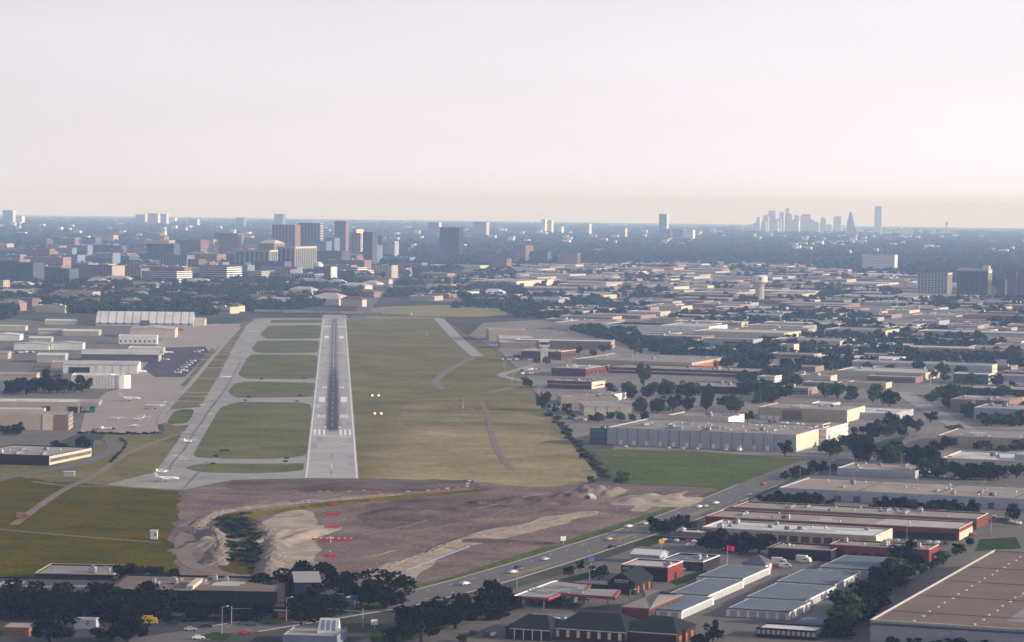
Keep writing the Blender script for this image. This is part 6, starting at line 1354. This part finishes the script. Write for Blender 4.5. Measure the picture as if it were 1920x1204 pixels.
def scatter(poly, n, w, seed, clump=.0, extra=0, hs=1.0):
    r = np.random.default_rng(seed); xs = [p[0] for p in poly]; ys = [p[1] for p in poly]; out = []; ph = r.uniform(0, 6.28, 6)
    for _ in range(n):
        x = r.uniform(min(xs), max(xs)); y = r.uniform(min(ys), max(ys))
        if not inpoly(x, y, poly): continue
        p = U(x, y)
        g = math.sin(p.x / 55 + ph[0]) + math.sin(p.y / 130 + ph[1]) + math.sin((p.x + p.y * .4) / 90 + ph[2]) + math.sin((p.x * .6 - p.y * .3) / 37 + ph[3])
        if g < clump: continue
        if p.y < 9000 and (in_foot(p.x, p.y, extra) or near_road(p.x, p.y, 20)): continue
        s = w * r.uniform(.7, 1.3); out.append(((p.x, p.y, p.z - .5), (s, s, s * hs * r.uniform(.8, 1.1))))
    return out
pts = scatter([(-30, 524), (300, 520), (480, 520), (700, 525), (690, 560), (640, 580), (470, 584), (380, 592), (170, 592), (-30, 604)], 9000, 13, 1, -1.6)
pts += scatter([(700, 525), (960, 505), (1000, 575), (930, 580), (700, 572)], 2000, 12, 2, -.6)
pts += scatter([(900, 560), (1200, 560), (1920, 545), (1930, 650), (1700, 665), (1480, 690), (1300, 680), (1150, 640), (960, 592)], 7600, 10.5, 3, -.25)
pts += scatter([(1380, 690), (1930, 655), (1930, 800), (1850, 800), (1700, 730), (1420, 760)], 1500, 10, 4, -.2)
woods('suburban_trees', 'scattered trees between the far houses and warehouses, too many to count', pts)
pts = scatter([(-30, 450), (700, 460), (960, 455), (1930, 470), (1930, 545), (1500, 500), (1200, 497), (950, 500), (700, 525), (-30, 530)], 17000, 17, 5, -2.4)
pts += scatter([(940, 500), (1700, 500), (1700, 560), (1000, 560)], 2600, 12, 6, .3)
pts += scatter([(-30, 425), (960, 432), (1930, 448), (1930, 475), (960, 465), (-30, 455)], 9000, 36, 7, -3, hs=.45)
pts += scatter([(-30, 409), (960, 420), (1930, 436), (1930, 450), (960, 434), (-30, 427)], 4000, 70, 8, -9, hs=.3)
woods('far_woodland', 'far woods stretching to the hazy horizon', pts)
# specks of pale roofs shining out of the far woods
mb = MB(); r = random.Random(21)
for k in range(150):
    x = r.uniform(-20, 1930); y0 = 414 + (x / 1920) * 24; y = y0 + abs(r.gauss(0, 1)) * 16 + 8; p = U(x, min(y, 478)); 
    if in_foot(p.x, p.y, 30): continue
    a = GRID; L = r.uniform(10, 35); D = r.uniform(12, 25); h = r.uniform(9, 16) + p.y / 2000; c, s = math.cos(a), math.sin(a); q = lambda u, v, z: (p.x + c * u - s * v, p.y + s * u + c * v, p.z + z)
    mb.add([q(0, 0, 0), q(L, 0, 0), q(L, D, 0), q(0, D, 0), q(0, 0, h), q(L, 0, h), q(L, D, h), q(0, D, h)], [(4, 5, 6, 7), (0, 1, 5, 4), (1, 2, 6, 5), (3, 0, 4, 7)], k % 2)
o = mb.build('far_roofs', ['white', 'cream']); o['kind'] = 'stuff'; o['label'] = 'tiny pale buildings glinting in the far woods'

# ------------------------------------------------------------------ say which one: place within each group of look-alikes
def ordinal(n):
    w = ['', 'first', 'second', 'third', 'fourth', 'fifth', 'sixth', 'seventh', 'eighth', 'ninth', 'tenth', 'eleventh', 'twelfth', 'thirteenth', 'fourteenth', 'fifteenth', 'sixteenth', 'seventeenth', 'eighteenth', 'nineteenth']
    tens = {2: 'twent', 3: 'thirt', 4: 'fort', 5: 'fift', 6: 'sixt', 7: 'sevent', 8: 'eight', 9: 'ninet'}
    if n < 20: return w[n]
    return tens[n // 10] + 'ieth' if n % 10 == 0 else tens[n // 10] + 'y-' + w[n % 10]
bylab = {}
for o in COL.objects:
    if o.parent is None and o.get('category') and o.get('label'): bylab.setdefault(o['label'], []).append(o)
for lab, obs in bylab.items():
    if len(obs) < 2: continue
    obs.sort(key=lambda q: P(q.location)[0])
    for i, o in enumerate(obs):
        t = lab + ', ' + (ordinal(i + 1) + ' from left' if i < len(obs) - 1 else 'rightmost')
        while len(t.split()) > 16 and ' the ' in t: t = t.replace(' the ', ' ', 1)
        o['label'] = t

# ------------------------------------------------------------------ haze
HAZE = 6.6e-5
hz = MB().box(-61500, -1500, -262, 61500, 62500, 270).build('haze', mat('haze', (1, 1, 1)))
hz['kind'] = 'stuff'; hz['label'] = 'pale evening haze over the whole plain'
hm = hz.data.materials[0]; hn = hm.node_tree.nodes; hn.clear()
out = hn.new('ShaderNodeOutputMaterial'); pv = hn.new('ShaderNodeVolumePrincipled')
pv.inputs['Color'].default_value = (0.44, 0.62, 1.0, 1); pv.inputs['Absorption Color'].default_value = (1, 1, 1, 1); pv.inputs['Density'].default_value = HAZE; pv.inputs['Anisotropy'].default_value = 0.0
hm.node_tree.links.new(pv.outputs[0], out.inputs['Volume'])
